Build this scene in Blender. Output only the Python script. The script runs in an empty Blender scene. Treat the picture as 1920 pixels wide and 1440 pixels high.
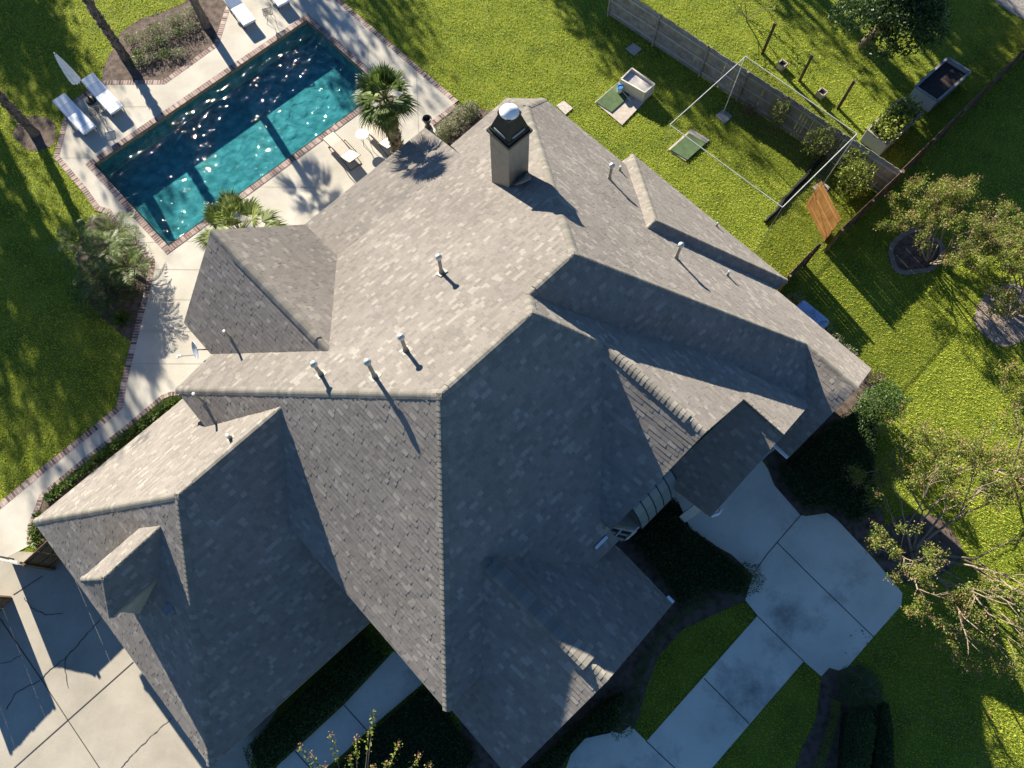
import bpy, bmesh, math, random
import numpy as np
from mathutils import Matrix, Vector
from mathutils.geometry import tessellate_polygon
random.seed(7)
rng = np.random.default_rng(7)
scene = bpy.context.scene
C = scene.collection

# ------------------------------------------------------------------ camera
FPX, PITCH, ROLL, YAW, HC = 1366.38, 0.342696, 0.0057145, 0.758041, 28.0
_X = np.array([1.0, 0, 0]); _Z = np.array([0, math.sin(PITCH), -math.cos(PITCH)]); _Y = np.cross(_Z, _X)
_cr, _sr = math.cos(ROLL), math.sin(ROLL)
ROT = np.stack([_X, _Y, _Z], 1) @ np.array([[_cr, -_sr, 0], [_sr, _cr, 0], [0, 0, 1]])
cam = bpy.data.cameras.new('camera'); co = bpy.data.objects.new('camera', cam); C.objects.link(co)
m = np.eye(4); m[:3, 0] = ROT[:, 0]; m[:3, 1] = -ROT[:, 1]; m[:3, 2] = -ROT[:, 2]; m[2, 3] = HC
co.matrix_world = Matrix(m.tolist())
cam.sensor_width = 36; cam.lens = FPX / 1920 * 36; cam.clip_start = .1; cam.clip_end = 600
scene.camera = co

# ------------------------------------------------------------------ light
SUN_EL = math.radians(22.3); SHADOW_DIR = math.radians(-57.6); COT = 1 / math.tan(SUN_EL)
SH = np.array([math.cos(SHADOW_DIR), math.sin(SHADOW_DIR)])
w = bpy.data.worlds.new('World'); scene.world = w; w.use_nodes = True
nt = w.node_tree; bg = nt.nodes['Background']
sky = nt.nodes.new('ShaderNodeTexSky'); sky.sky_type = 'NISHITA'; sky.sun_disc = False
sky.sun_elevation = SUN_EL; sky.sun_rotation = math.radians(90) - (SHADOW_DIR + math.pi)
sky.air_density = 1.0; sky.dust_density = 0.0; sky.ozone_density = 7.0
nt.links.new(sky.outputs[0], bg.inputs[0]); bg.inputs[1].default_value = .05
sl = bpy.data.lights.new('sun', 'SUN'); so = bpy.data.objects.new('sun', sl); C.objects.link(so)
sl.energy = 5.0; sl.angle = math.radians(.5); sl.color = (1, .92, .78)
sd = Vector((SH[0] * math.cos(SUN_EL), SH[1] * math.cos(SUN_EL), -math.sin(SUN_EL)))
so.rotation_euler = sd.to_track_quat('-Z', 'Y').to_euler(); so.location = (-20, 30, 40)
scene.view_settings.view_transform = 'Standard'; scene.view_settings.look = 'None'
scene.view_settings.exposure = 1.85; scene.view_settings.gamma = 1
scene.cycles.max_bounces = 6; scene.cycles.transparent_max_bounces = 24
scene.cycles.sample_clamp_indirect = 4

# ------------------------------------------------------------------ helpers
AX = np.array([math.cos(YAW), math.sin(YAW), 0]); BX = np.array([math.sin(YAW), -math.cos(YAW), 0])
def W(a, b, z=0.0): return AX * a + BX * b + np.array([0, 0, z])
def ray(u, v): return ROT @ np.array([(u - 960) / FPX, (v - 720) / FPX, 1.0])
def G(u, v, z=0.0):
    r = ray(u, v); return np.array([0, 0, HC]) + r * ((z - HC) / r[2])
def GL(pts, z=0.0): return [G(u, v, z) for u, v in pts]
def top_h(base, u, v):
    r = ray(u, v); t = (base[0] * r[0] + base[1] * r[1]) / (r[0] ** 2 + r[1] ** 2); return HC + t * r[2] - base[2]

class MB:
    def __init__(s): s.v = []; s.f = []; s.uv = []
    def add(s, vs, fs, uvs=None):
        o = len(s.v); s.v += [tuple(map(float, p)) for p in vs]
        for i, f in enumerate(fs):
            s.f.append([o + k for k in f]); s.uv.append(uvs[i] if uvs else None)
    def box(s, c, sx, sy, sz, rz=0.0, top=1.0):
        ca, sa = math.cos(rz), math.sin(rz); vs = []
        for k, dz in enumerate((-sz / 2, sz / 2)):
            q = top if k else 1.0
            for dx, dy in ((-1, -1), (1, -1), (1, 1), (-1, 1)):
                x, y = dx * sx / 2 * q, dy * sy / 2 * q
                vs.append((c[0] + x * ca - y * sa, c[1] + x * sa + y * ca, c[2] + dz))
        s.add(vs, [(0, 3, 2, 1), (4, 5, 6, 7), (0, 1, 5, 4), (1, 2, 6, 5), (2, 3, 7, 6), (3, 0, 4, 7)])
    def beam(s, p, q, wd, ht):
        p = np.array(p, float); q = np.array(q, float); d = q - p; L = np.linalg.norm(d); d /= L
        up = np.array([0, 0, 1.0]) if abs(d[2]) < .95 else np.array([1.0, 0, 0])
        x = np.cross(d, up); x /= np.linalg.norm(x); y = np.cross(x, d); vs = []
        for e in (p, q):
            for i, j in ((-1, -1), (1, -1), (1, 1), (-1, 1)): vs.append(e + x * i * wd / 2 + y * j * ht / 2)
        s.add(vs, [(0, 1, 2, 3), (7, 6, 5, 4), (0, 4, 5, 1), (1, 5, 6, 2), (2, 6, 7, 3), (3, 7, 4, 0)])
    def tube(s, pts, rad, n=7, cap=True):
        pts = [np.array(p, float) for p in pts]
        if not hasattr(rad, '__len__'): rad = [rad] * len(pts)
        o = len(s.v); px = None
        for i, p in enumerate(pts):
            d = pts[min(i + 1, len(pts) - 1)] - pts[max(i - 1, 0)]; d = d / (np.linalg.norm(d) + 1e-9)
            if px is None:
                px = np.cross(d, [0, 0, 1.0]) if abs(d[2]) < .9 else np.cross(d, [1.0, 0, 0])
            px = px - d * (px @ d); px /= np.linalg.norm(px) + 1e-9; py = np.cross(d, px)
            for k in range(n):
                a = 2 * math.pi * k / n; q = p + (px * math.cos(a) + py * math.sin(a)) * rad[i]; s.v.append(tuple(q))
        for i in range(len(pts) - 1):
            for k in range(n):
                a, b = o + i * n + k, o + i * n + (k + 1) % n
                s.f.append([a, b, b + n, a + n]); s.uv.append(None)
        if cap:
            s.f.append([o + k for k in range(n)][::-1]); s.uv.append(None)
            s.f.append([o + (len(pts) - 1) * n + k for k in range(n)]); s.uv.append(None)
    def lathe(s, c, prof, n=20):
        o = len(s.v)
        for r, z in prof:
            for k in range(n):
                a = 2 * math.pi * k / n; s.v.append((c[0] + r * math.cos(a), c[1] + r * math.sin(a), c[2] + z))
        for i in range(len(prof) - 1):
            for k in range(n):
                a, b = o + i * n + k, o + i * n + (k + 1) % n
                s.f.append([a, b, b + n, a + n]); s.uv.append(None)
        if prof[-1][0] > 1e-3:
            s.f.append([o + (len(prof) - 1) * n + k for k in range(n)]); s.uv.append(None)
    def poly(s, loop, holes=(), uvf=None):
        loops = [[Vector(map(float, p)) for p in loop]] + [[Vector(map(float, p)) for p in h] for h in holes]
        flat = [p for l in loops for p in l]; tris = tessellate_polygon(loops)
        fs = []
        for t in tris:
            a, b, c = (flat[i] for i in t)
            if (b - a).cross(c - a).z < 0: t = (t[0], t[2], t[1])
            fs.append(tuple(t))
        s.add(flat, fs, [[uvf(flat[i]) for i in f] for f in fs] if uvf else None)
    def prism(s, loop, z0, z1):
        n = len(loop); lo = [(p[0], p[1], z0) for p in loop]; hi = [(p[0], p[1], z1) for p in loop]
        s.poly(hi); 
        ar = sum(loop[i][0] * loop[(i + 1) % n][1] - loop[(i + 1) % n][0] * loop[i][1] for i in range(n))
        fs = [(i, (i + 1) % n, n + (i + 1) % n, n + i) for i in range(n)]
        if ar < 0: fs = [f[::-1] for f in fs]
        s.add(lo + hi, fs)

def obj(name, mb, mat, parent=None, smooth=False, world=True):
    me = bpy.data.meshes.new(name)
    off = np.array(parent_loc(parent)) if (parent is not None and world) else np.zeros(3)
    vs = (np.array(mb.v) - off) if len(mb.v) else np.zeros((0, 3))
    me.from_pydata(vs.tolist(), [], mb.f)
    if any(u is not None for u in mb.uv):
        ul = me.uv_layers.new(name='UVMap'); k = 0
        for p, u in zip(me.polygons, mb.uv):
            for j in range(p.loop_total):
                if u is not None: ul.data[p.loop_start + j].uv = u[j]
    if smooth: me.shade_smooth()
    me.materials.append(mat)
    o = bpy.data.objects.new(name, me); C.objects.link(o)
    if parent is not None: o.parent = parent
    return o
def parent_loc(p):
    l = np.zeros(3)
    while p is not None: l = l + np.array(p.location); p = p.parent
    return l
def npobj(name, verts, faces_per, mat, parent=None, world=True, smooth=False):
    """fast mesh: verts (N*k,3) grouped in polygons of k vertices"""
    off = np.array(parent_loc(parent)) if (parent is not None and world) else np.zeros(3)
    v = (np.asarray(verts, dtype=np.float32) - off.astype(np.float32)); n = len(v); k = faces_per
    me = bpy.data.meshes.new(name); me.vertices.add(n); me.vertices.foreach_set('co', v.ravel())
    me.loops.add(n); me.loops.foreach_set('vertex_index', np.arange(n, dtype=np.int32))
    me.polygons.add(n // k); me.polygons.foreach_set('loop_start', np.arange(0, n, k, dtype=np.int32))
    me.update(calc_edges=True); me.materials.append(mat)
    o = bpy.data.objects.new(name, me); C.objects.link(o)
    if parent is not None: o.parent = parent
    return o
def tag(o, label=None, cat=None, group=None, kind=None):
    if label: o['label'] = label
    if cat: o['category'] = cat
    if group: o['group'] = group
    if kind: o['kind'] = kind
    return o
def thing(name, label, cat, loc=(0, 0, 0), rz=0.0, group=None):
    o = bpy.data.objects.new(name, None); C.objects.link(o); o.location = tuple(map(float, loc)); o.rotation_euler = (0, 0, rz)
    o.empty_display_size = .3
    return tag(o, label, cat, group)
def copy_tree(o, parent=None):
    c = o.copy(); C.objects.link(c)
    if parent is not None: c.parent = parent
    for ch in list(o.children): copy_tree(ch, c)
    return c

# ------------------------------------------------------------------ materials
def newmat(name):
    m = bpy.data.materials.new(name); m.use_nodes = True; n = m.node_tree.nodes; l = m.node_tree.links
    return m, n, l, n['Principled BSDF']
def ramp(n, cols):
    r = n.new('ShaderNodeValToRGB'); e = r.color_ramp.elements
    while len(e) < len(cols): e.new(.5)
    for i, (p, c) in enumerate(cols): e[i].position = p; e[i].color = (*c, 1)
    return r
def noise_mat(name, c1, c2, scale=5, rough=.8, bump=.0, bscale=40, c3=None, detail=6, dist=.02):
    m, n, l, b = newmat(name)
    tc = n.new('ShaderNodeNewGeometry'); no = n.new('ShaderNodeTexNoise'); no.inputs['Scale'].default_value = scale; no.inputs['Detail'].default_value = detail
    l.new(tc.outputs['Position'], no.inputs['Vector'])
    r = ramp(n, [(.3, c1), (.7, c2)] if c3 is None else [(.3, c1), (.52, c2), (.72, c3)]); l.new(no.outputs['Fac'], r.inputs[0]); l.new(r.outputs[0], b.inputs['Base Color'])
    b.inputs['Roughness'].default_value = rough; b.inputs['Specular IOR Level'].default_value = .25
    if bump:
        n2 = n.new('ShaderNodeTexNoise'); n2.inputs['Scale'].default_value = bscale; n2.inputs['Detail'].default_value = 5; l.new(tc.outputs['Position'], n2.inputs['Vector'])
        bu = n.new('ShaderNodeBump'); bu.inputs['Strength'].default_value = bump; bu.inputs['Distance'].default_value = dist; l.new(n2.outputs['Fac'], bu.inputs['Height']); l.new(bu.outputs[0], b.inputs['Normal'])
    return m
def plain(name, col, rough=.5, metal=0.0):
    return noise_mat(name, tuple(c * .88 for c in col), tuple(min(1, c * 1.08) for c in col), 9, rough) if metal == 0 else metal_mat(name, col, rough, metal)
def metal_mat(name, col, rough, metal):
    m, n, l, b = newmat(name); b.inputs['Base Color'].default_value = (*col, 1); b.inputs['Roughness'].default_value = rough; b.inputs['Metallic'].default_value = metal
    return m
def leaf_mat(name, cols, trans=.3, rough=.5):
    """colour varies per leaf (mesh island) and in clumps"""
    m, n, l, b = newmat(name)
    g = n.new('ShaderNodeNewGeometry'); no = n.new('ShaderNodeTexNoise'); no.inputs['Scale'].default_value = 1.6
    l.new(g.outputs['Position'], no.inputs['Vector'])
    ad = n.new('ShaderNodeMath'); ad.operation = 'MULTIPLY_ADD'; ad.inputs[1].default_value = .55
    l.new(g.outputs['Random Per Island'], ad.inputs[0])
    sc = n.new('ShaderNodeMath'); sc.operation = 'MULTIPLY'; sc.inputs[1].default_value = .45; l.new(no.outputs['Fac'], sc.inputs[0]); l.new(sc.outputs[0], ad.inputs[2])
    k = len(cols); r = ramp(n, [(.15 + .7 * i / max(1, k - 1), c) for i, c in enumerate(cols)]); l.new(ad.outputs[0], r.inputs[0])
    l.new(r.outputs[0], b.inputs['Base Color']); b.inputs['Roughness'].default_value = rough; b.inputs['Specular IOR Level'].default_value = .2
    t = n.new('ShaderNodeBsdfTranslucent'); l.new(r.outputs[0], t.inputs[0])
    mx = n.new('ShaderNodeMixShader'); mx.inputs[0].default_value = trans
    out = n['Material Output']; l.new(b.outputs[0], mx.inputs[1]); l.new(t.outputs[0], mx.inputs[2]); l.new(mx.outputs[0], out.inputs[0])
    return m
def math_node(n, l, op, a, b=None):
    k = n.new('ShaderNodeMath'); k.operation = op
    if op == 'MULTIPLY_ADD': k.inputs[2].default_value = .02
    for i, x in enumerate((a, b)):
        if x is None: continue
        if hasattr(x, 'links') or hasattr(x, 'is_linked'): l.new(x, k.inputs[i])
        else: k.inputs[i].default_value = x
    return k.outputs[0]
def shingle_mat(name, tones):
    """every tab is a mesh island and takes its own tone; paler tabs gather in loose patches"""
    m, n, l, b = newmat(name); M = lambda op, a, c=None: math_node(n, l, op, a, c)
    g = n.new('ShaderNodeNewGeometry'); pn = n.new('ShaderNodeTexNoise'); pn.inputs['Scale'].default_value = .8; pn.inputs['Detail'].default_value = 3; l.new(g.outputs['Position'], pn.inputs['Vector'])
    val = M('ADD', g.outputs['Random Per Island'], M('MULTIPLY', M('SUBTRACT', pn.outputs[0], .5), .5))
    r = ramp(n, [(.0, tones[0]), (.4, tones[1]), (.87, tones[2]), (.95, tones[3])]); l.new(val, r.inputs[0])
    gn = n.new('ShaderNodeTexNoise'); gn.inputs['Scale'].default_value = 30; gn.inputs['Detail'].default_value = 8; l.new(g.outputs['Position'], gn.inputs['Vector'])
    big = n.new('ShaderNodeTexNoise'); big.inputs['Scale'].default_value = .28; big.inputs['Detail'].default_value = 5; l.new(g.outputs['Position'], big.inputs['Vector'])
    mul = M('MULTIPLY', M('ADD', M('MULTIPLY', gn.outputs[0], .6), .7), M('ADD', M('MULTIPLY', big.outputs[0], .5), .75))
    mx = n.new('ShaderNodeVectorMath'); mx.operation = 'SCALE'; l.new(r.outputs[0], mx.inputs[0]); l.new(mul, mx.inputs['Scale'])
    l.new(mx.outputs[0], b.inputs['Base Color']); b.inputs['Roughness'].default_value = .9; b.inputs['Specular IOR Level'].default_value = .12; b.inputs['Diffuse Roughness'].default_value = .6
    bu = n.new('ShaderNodeBump'); bu.inputs['Strength'].default_value = .35; bu.inputs['Distance'].default_value = .006; l.new(gn.outputs[0], bu.inputs['Height']); l.new(bu.outputs[0], b.inputs['Normal'])
    return m
def brick_mat(name, cols, cell=.105, mortar_col=(.45, .4, .36)):
    m, n, l, b = newmat(name); M = lambda op, a, c=None: math_node(n, l, op, a, c)
    uv = n.new('ShaderNodeUVMap'); se = n.new('ShaderNodeSeparateXYZ'); l.new(uv.outputs[0], se.inputs[0])
    ur = M('DIVIDE', se.outputs[0], cell); ci = M('FLOOR', ur); fu = M('FRACT', ur)
    wn = n.new('ShaderNodeTexWhiteNoise'); wn.noise_dimensions = '1D'; l.new(ci, wn.inputs['W'])
    r = ramp(n, [(i / (len(cols) - 1), c) for i, c in enumerate(cols)]); l.new(wn.outputs[0], r.inputs[0])
    mo = M('LESS_THAN', fu, .14)
    mx = n.new('ShaderNodeMix'); mx.data_type = 'RGBA'; l.new(mo, mx.inputs[0]); l.new(r.outputs[0], mx.inputs[6]); mx.inputs[7].default_value = (*mortar_col, 1)
    g = n.new('ShaderNodeNewGeometry'); gn = n.new('ShaderNodeTexNoise'); gn.inputs['Scale'].default_value = 6; gn.inputs['Detail'].default_value = 6; l.new(g.outputs['Position'], gn.inputs['Vector'])
    sc = n.new('ShaderNodeVectorMath'); sc.operation = 'SCALE'; l.new(mx.outputs[2], sc.inputs[0]); l.new(M('ADD', gn.outputs[0], .5), sc.inputs['Scale'])
    l.new(sc.outputs[0], b.inputs['Base Color']); b.inputs['Roughness'].default_value = .85; b.inputs['Specular IOR Level'].default_value = .2
    bu = n.new('ShaderNodeBump'); bu.inputs['Strength'].default_value = .5; bu.inputs['Distance'].default_value = .01; l.new(M('SUBTRACT', 1.0, mo), bu.inputs['Height']); l.new(bu.outputs[0], b.inputs['Normal'])
    return m
def concrete_mat(name, c1, c2, c3, scale=.5, stain=(.2, .2, .2), lo=.56, hi=.72, sk=.7):
    m, n, l, b = newmat(name); M = lambda op, a, c=None: math_node(n, l, op, a, c)
    g = n.new('ShaderNodeNewGeometry'); big = n.new('ShaderNodeTexNoise'); big.inputs['Scale'].default_value = scale; big.inputs['Detail'].default_value = 8; big.inputs['Roughness'].default_value = .62; l.new(g.outputs['Position'], big.inputs['Vector'])
    r = ramp(n, [(.3, c1), (.5, c2), (.7, c3)]); l.new(big.outputs[0], r.inputs[0])
    fine = n.new('ShaderNodeTexNoise'); fine.inputs['Scale'].default_value = 60; fine.inputs['Detail'].default_value = 6; l.new(g.outputs['Position'], fine.inputs['Vector'])
    sc = n.new('ShaderNodeVectorMath'); sc.operation = 'SCALE'; l.new(r.outputs[0], sc.inputs[0]); l.new(M('ADD', M('MULTIPLY', fine.outputs[0], .5), .75), sc.inputs['Scale'])
    st = n.new('ShaderNodeTexNoise'); st.inputs['Scale'].default_value = scale * .8; st.inputs['Detail'].default_value = 9; st.inputs['Roughness'].default_value = .7; va = n.new('ShaderNodeVectorMath'); va.operation = 'ADD'; va.inputs[1].default_value = (31, 17, 5); l.new(g.outputs['Position'], va.inputs[0]); l.new(va.outputs[0], st.inputs['Vector'])
    rs = ramp(n, [(lo, (0, 0, 0)), (hi, (1, 1, 1))]); l.new(st.outputs[0], rs.inputs[0])
    mx = n.new('ShaderNodeMix'); mx.data_type = 'RGBA'; l.new(M('MULTIPLY', rs.outputs[0], sk), mx.inputs[0]); l.new(sc.outputs[0], mx.inputs[6]); mx.inputs[7].default_value = (*stain, 1)
    l.new(mx.outputs[2], b.inputs['Base Color']); b.inputs['Roughness'].default_value = .9; b.inputs['Specular IOR Level'].default_value = .2
    bu = n.new('ShaderNodeBump'); bu.inputs['Strength'].default_value = .25; bu.inputs['Distance'].default_value = .004; l.new(fine.outputs[0], bu.inputs['Height']); l.new(bu.outputs[0], b.inputs['Normal'])
    return m

TONES = [(.19, .17, .15), (.222, .198, .174), (.242, .216, .188), (.30, .27, .234)]
M_SH = shingle_mat('roof_shingles', TONES)
M_CAP = shingle_mat('ridge_shingles', [(.18, .166, .14), (.215, .198, .165), (.24, .22, .186), (.28, .256, .215)])
M_FASCIA = noise_mat('fascia_paint', (.19, .17, .14), (.24, .215, .18), 4, .6)
M_STUCCO = noise_mat('stucco', (.27, .25, .2), (.33, .3, .25), 3, .9, .4, 120, dist=.004)
M_STUCCO2 = noise_mat('chimney_stucco', (.2, .185, .145), (.25, .23, .185), 5, .9, .5, 90, dist=.005)
M_CHIMCAP = noise_mat('black_sheet_metal', (.012, .016, .016), (.022, .028, .027), 6, .45)
M_WHITE = noise_mat('white_paint', (.62, .62, .6), (.75, .75, .73), 6, .45)
M_GALV = metal_mat('galvanised_steel', (.36, .39, .38), .55, .6)
M_PIPE = noise_mat('lead_pipe', (.16, .155, .14), (.24, .23, .2), 12, .6)
M_METALROOF = metal_mat('standing_seam_metal', (.16, .19, .19), .55, .25)
M_GLASS = metal_mat('window_glass', (.03, .035, .04), .08, .0)
M_CONC = concrete_mat('pool_concrete', (.33, .30, .25), (.40, .37, .31), (.47, .44, .38), .45, (.3, .28, .24))
M_DRIVE = concrete_mat('driveway_concrete', (.26, .235, .19), (.32, .29, .235), (.37, .34, .28), .5, (.3, .28, .24))
M_WALK = concrete_mat('walk_concrete', (.46, .455, .385), (.57, .56, .475), (.65, .63, .54), .45, (.06, .065, .07), .53, .74, .75)
M_BRICK = brick_mat('brick_edging', [(.1, .06, .052), (.165, .1, .085), (.235, .16, .135), (.36, .28, .235)], .13, (.42, .39, .36))
M_MULCH = noise_mat('mulch', (.05, .036, .028), (.12, .088, .07), 3.5, .95, 1.0, 45, (.16, .125, .105), dist=.06)
M_JOINT = plain('joint_dark', (.06, .052, .045), .95)
M_WOOD_GREY = noise_mat('weathered_wood', (.18, .165, .15), (.33, .31, .285), 3, .85, .4, 30)
M_RAIL = noise_mat('lit_rail_wood', (.3, .3, .29), (.42, .42, .4), 4, .85)  # fence rails coloured lighter than their boards to look lit
M_WOOD_BROWN = noise_mat('brown_wood', (.1, .06, .03), (.19, .125, .07), 3, .8, .3, 30)
M_WOOD_ORANGE = noise_mat('orange_wood', (.22, .1, .03), (.38, .2, .065), 2.5, .7, .3, 30)
M_WOOD_DARK = noise_mat('dark_post_wood', (.055, .035, .02), (.1, .07, .04), 4, .8)
M_BARK = noise_mat('palm_bark', (.09, .065, .045), (.22, .18, .145), 9, .95, .8, 25, dist=.03)
M_BARK2 = noise_mat('smooth_bark', (.15, .115, .08), (.27, .21, .155), 6, .8, .3, 25)
M_BARK3 = noise_mat('tree_bark', (.16, .12, .08), (.3, .23, .16), 4, .9, .5, 20)
M_CUSHION = noise_mat('white_cushion', (.62, .66, .7), (.74, .77, .8), 3, .8, .2, 8, dist=.02)
M_TAN = noise_mat('tan_sling', (.4, .34, .27), (.48, .41, .33), 8, .8)
M_DARKMETAL = plain('dark_bronze_metal', (.045, .035, .028), .45)
M_UMB = noise_mat('white_canvas', (.6, .62, .66), (.72, .74, .77), 4, .85, .3, 9, dist=.02)
M_MAT = noise_mat('green_turf_mat', (.05, .085, .035), (.085, .125, .055), 4, .95, .5, 80, dist=.01)
M_SLAB = noise_mat('pale_slab', (.32, .27, .22), (.45, .39, .33), 5, .9, .2, 40)
M_CREAM = noise_mat('cream_plastic', (.52, .47, .4), (.6, .55, .47), 3, .5)
M_BLUE = plain('blue_plastic', (.04, .19, .42), .4)
M_PALEBLUE = plain('pale_blue_plastic', (.3, .4, .58), .4)
M_BLACKPOT = plain('black_glaze', (.02, .02, .022), .3)
M_SOIL = noise_mat('soil', (.03, .022, .018), (.07, .05, .04), 12, .95, .8, 50, dist=.03)
M_NEIGH = noise_mat('neighbour_shingles', (.07, .06, .06), (.16, .14, .135), 9, .9, .6, 30)

L_GRASS = leaf_mat('grass_blades', [(.19, .255, .02), (.36, .425, .032), (.47, .5, .045), (.58, .55, .1)], .4, .6)
L_PALM = leaf_mat('palm_leaf', [(.04, .075, .016), (.10, .15, .03), (.19, .235, .07)], .3, .5)
L_PALM2 = leaf_mat('pale_palm_leaf', [(.07, .11, .02), (.17, .22, .05), (.34, .36, .17)], .35, .5)
L_DARK = leaf_mat('dark_leaf', [(.016, .036, .01), (.034, .064, .016), (.065, .105, .03)], .2, .45)
L_HEDGE = leaf_mat('hedge_leaf', [(.026, .056, .012), (.052, .095, .02), (.09, .14, .034)], .25, .5)
L_LIGHT = leaf_mat('yellow_green_leaf', [(.08, .12, .012), (.16, .2, .025), (.27, .28, .07)], .3, .45)
L_CRAPE = leaf_mat('crape_leaf', [(.06, .1, .014), (.12, .17, .022), (.2, .22, .04), (.22, .15, .06)], .3, .45)
L_SEED = leaf_mat('seed_head', [(.14, .075, .04), (.22, .13, .07), (.3, .2, .11)], .2, .7)
L_LAV = leaf_mat('grey_green_leaf', [(.11, .13, .06), (.21, .22, .12), (.36, .35, .24)], .25, .7)
L_STRIP = leaf_mat('border_blade', [(.04, .08, .012), (.08, .13, .022), (.14, .19, .05)], .3, .45)

# ------------------------------------------------------------------ leaf clouds
def rand_dirs(n):
    d = rng.normal(size=(n, 3)); return d / np.linalg.norm(d, axis=1)[:, None]
def leaf_quads(pts, size, asp=.5, up=.3, dirs=None):
    n = len(pts); d = rand_dirs(n) if dirs is None else dirs
    nn = rand_dirs(n); nn[:, 2] += up; t = np.cross(d, nn); t /= np.linalg.norm(t, axis=1)[:, None] + 1e-9
    s = size * rng.uniform(.6, 1.3, n)[:, None]
    a = pts - d * s / 2; c = pts + d * s / 2; b = pts + t * s * asp / 2; e = pts - t * s * asp / 2
    return np.stack([a, b, c, e], 1).reshape(-1, 3)
def in_poly(x, y, poly):
    r = np.zeros(len(x), bool); n = len(poly); j = n - 1
    for i in range(n):
        xi, yi = poly[i][0], poly[i][1]; xj, yj = poly[j][0], poly[j][1]
        c = ((yi > y) != (yj > y)) & (x < (xj - xi) * (y - yi) / (yj - yi + 1e-12) + xi); r ^= c; j = i
    return r
def sample_poly(poly, n):
    p = np.array([q[:2] for q in poly]); lo, hi = p.min(0), p.max(0); out = np.zeros((0, 2))
    while len(out) < n:
        q = rng.uniform(lo, hi, (n * 2, 2)); q = q[in_poly(q[:, 0], q[:, 1], p)]; out = np.concatenate([out, q])
    return out[:n]
def hedge_cloud(poly, h, n, size, round_=.25, z0=0.05):
    xy = sample_poly(poly, n); p = np.array([q[:2] for q in poly])
    # distance to edge -> rounded shoulders
    d = np.full(n, 9.0)
    for i in range(len(p)):
        a, b = p[i], p[(i + 1) % len(p)]; ab = b - a; t = np.clip(((xy - a) @ ab) / (ab @ ab), 0, 1); d = np.minimum(d, np.linalg.norm(xy - a - t[:, None] * ab, axis=1))
    top = h * (1 - round_ * np.clip(1 - d / (h * .6), 0, 1) ** 2)
    z = top * np.where(rng.random(n) < .7, rng.uniform(.86, 1.03, n), rng.uniform(.1, .95, n)) + z0
    return leaf_quads(np.column_stack([xy, z]), size)
def blob_cloud(c, r, n, size, shell=.55, flat=1.0):
    d = rand_dirs(n); d[:, 2] = np.abs(d[:, 2]) * 1.0 if flat < 0 else d[:, 2]
    rr = np.where(rng.random(n) < .75, rng.uniform(.8, 1.05, n), rng.uniform(.3, .9, n)) * (1 + .12 * np.sin(d[:, 0] * 7 + c[0]) + .12 * np.sin(d[:, 1] * 8 + c[1]))
    return leaf_quads(np.array(c) + d * rr[:, None] * np.array(r), size)

# ================================================================== GROUND
PA0, PA1, PB0, PB1 = .48, 12.72, -28.12, -22.3      # pool water rectangle in house axes
pool_loop = [W(PA0, PB0), W(PA1, PB0), W(PA1, PB1), W(PA0, PB1)]
M_LAWN = noise_mat('lawn', (.08, .112, .012), (.13, .168, .016), .9, .95, 1.0, 26, (.18, .205, .026), detail=9, dist=.05)
g = MB(); S = 140
g.poly([(-S, -S, 0), (S, -S, 0), (S, S, 0), (-S, S, 0)], [[W(PA0 - .1, PB0 - .1), W(PA1 + .1, PB0 - .1), W(PA1 + .1, PB1 + .1), W(PA0 - .1, PB1 + .1)]])
tag(obj('lawn', g, M_LAWN), kind='structure')

deck_px = [(422, 18), (402, 83), (307, 151), (191, 152), (131, 194), (120, 222), (101, 296), (155, 360), (180, 395), (200, 401), (220, 431), (252, 460), (280, 492), (280, 503), (271, 547), (255, 605), (245, 647), (227, 720), (220, 762), (175, 800), (87, 870), (0, 942), (-60, 990), (-60, 1085), (60, 1020), (62, 985), (75, 952), (82, 932), (175, 855), (237, 807), (307, 748), (320, 743), (345, 741), (430, 690), (460, 560), (650, 430), (800, 330), (845, 285), (812, 236), (866, 195), (635, -3), (590, -42), (470, -70), (430, -10)]
deck = GL(deck_px, .03)
for p in pool_loop: p[2] = .03
m_ = MB(); m_.poly(deck, [[W(PA0 - .3, PB0 - .3, .03), W(PA1 + .3, PB0 - .3, .03), W(PA1 + .3, PB1 + .3, .03), W(PA0 - .3, PB1 + .3, .03)]])
tag(obj('pool_deck', m_, M_CONC), kind='structure')

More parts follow.
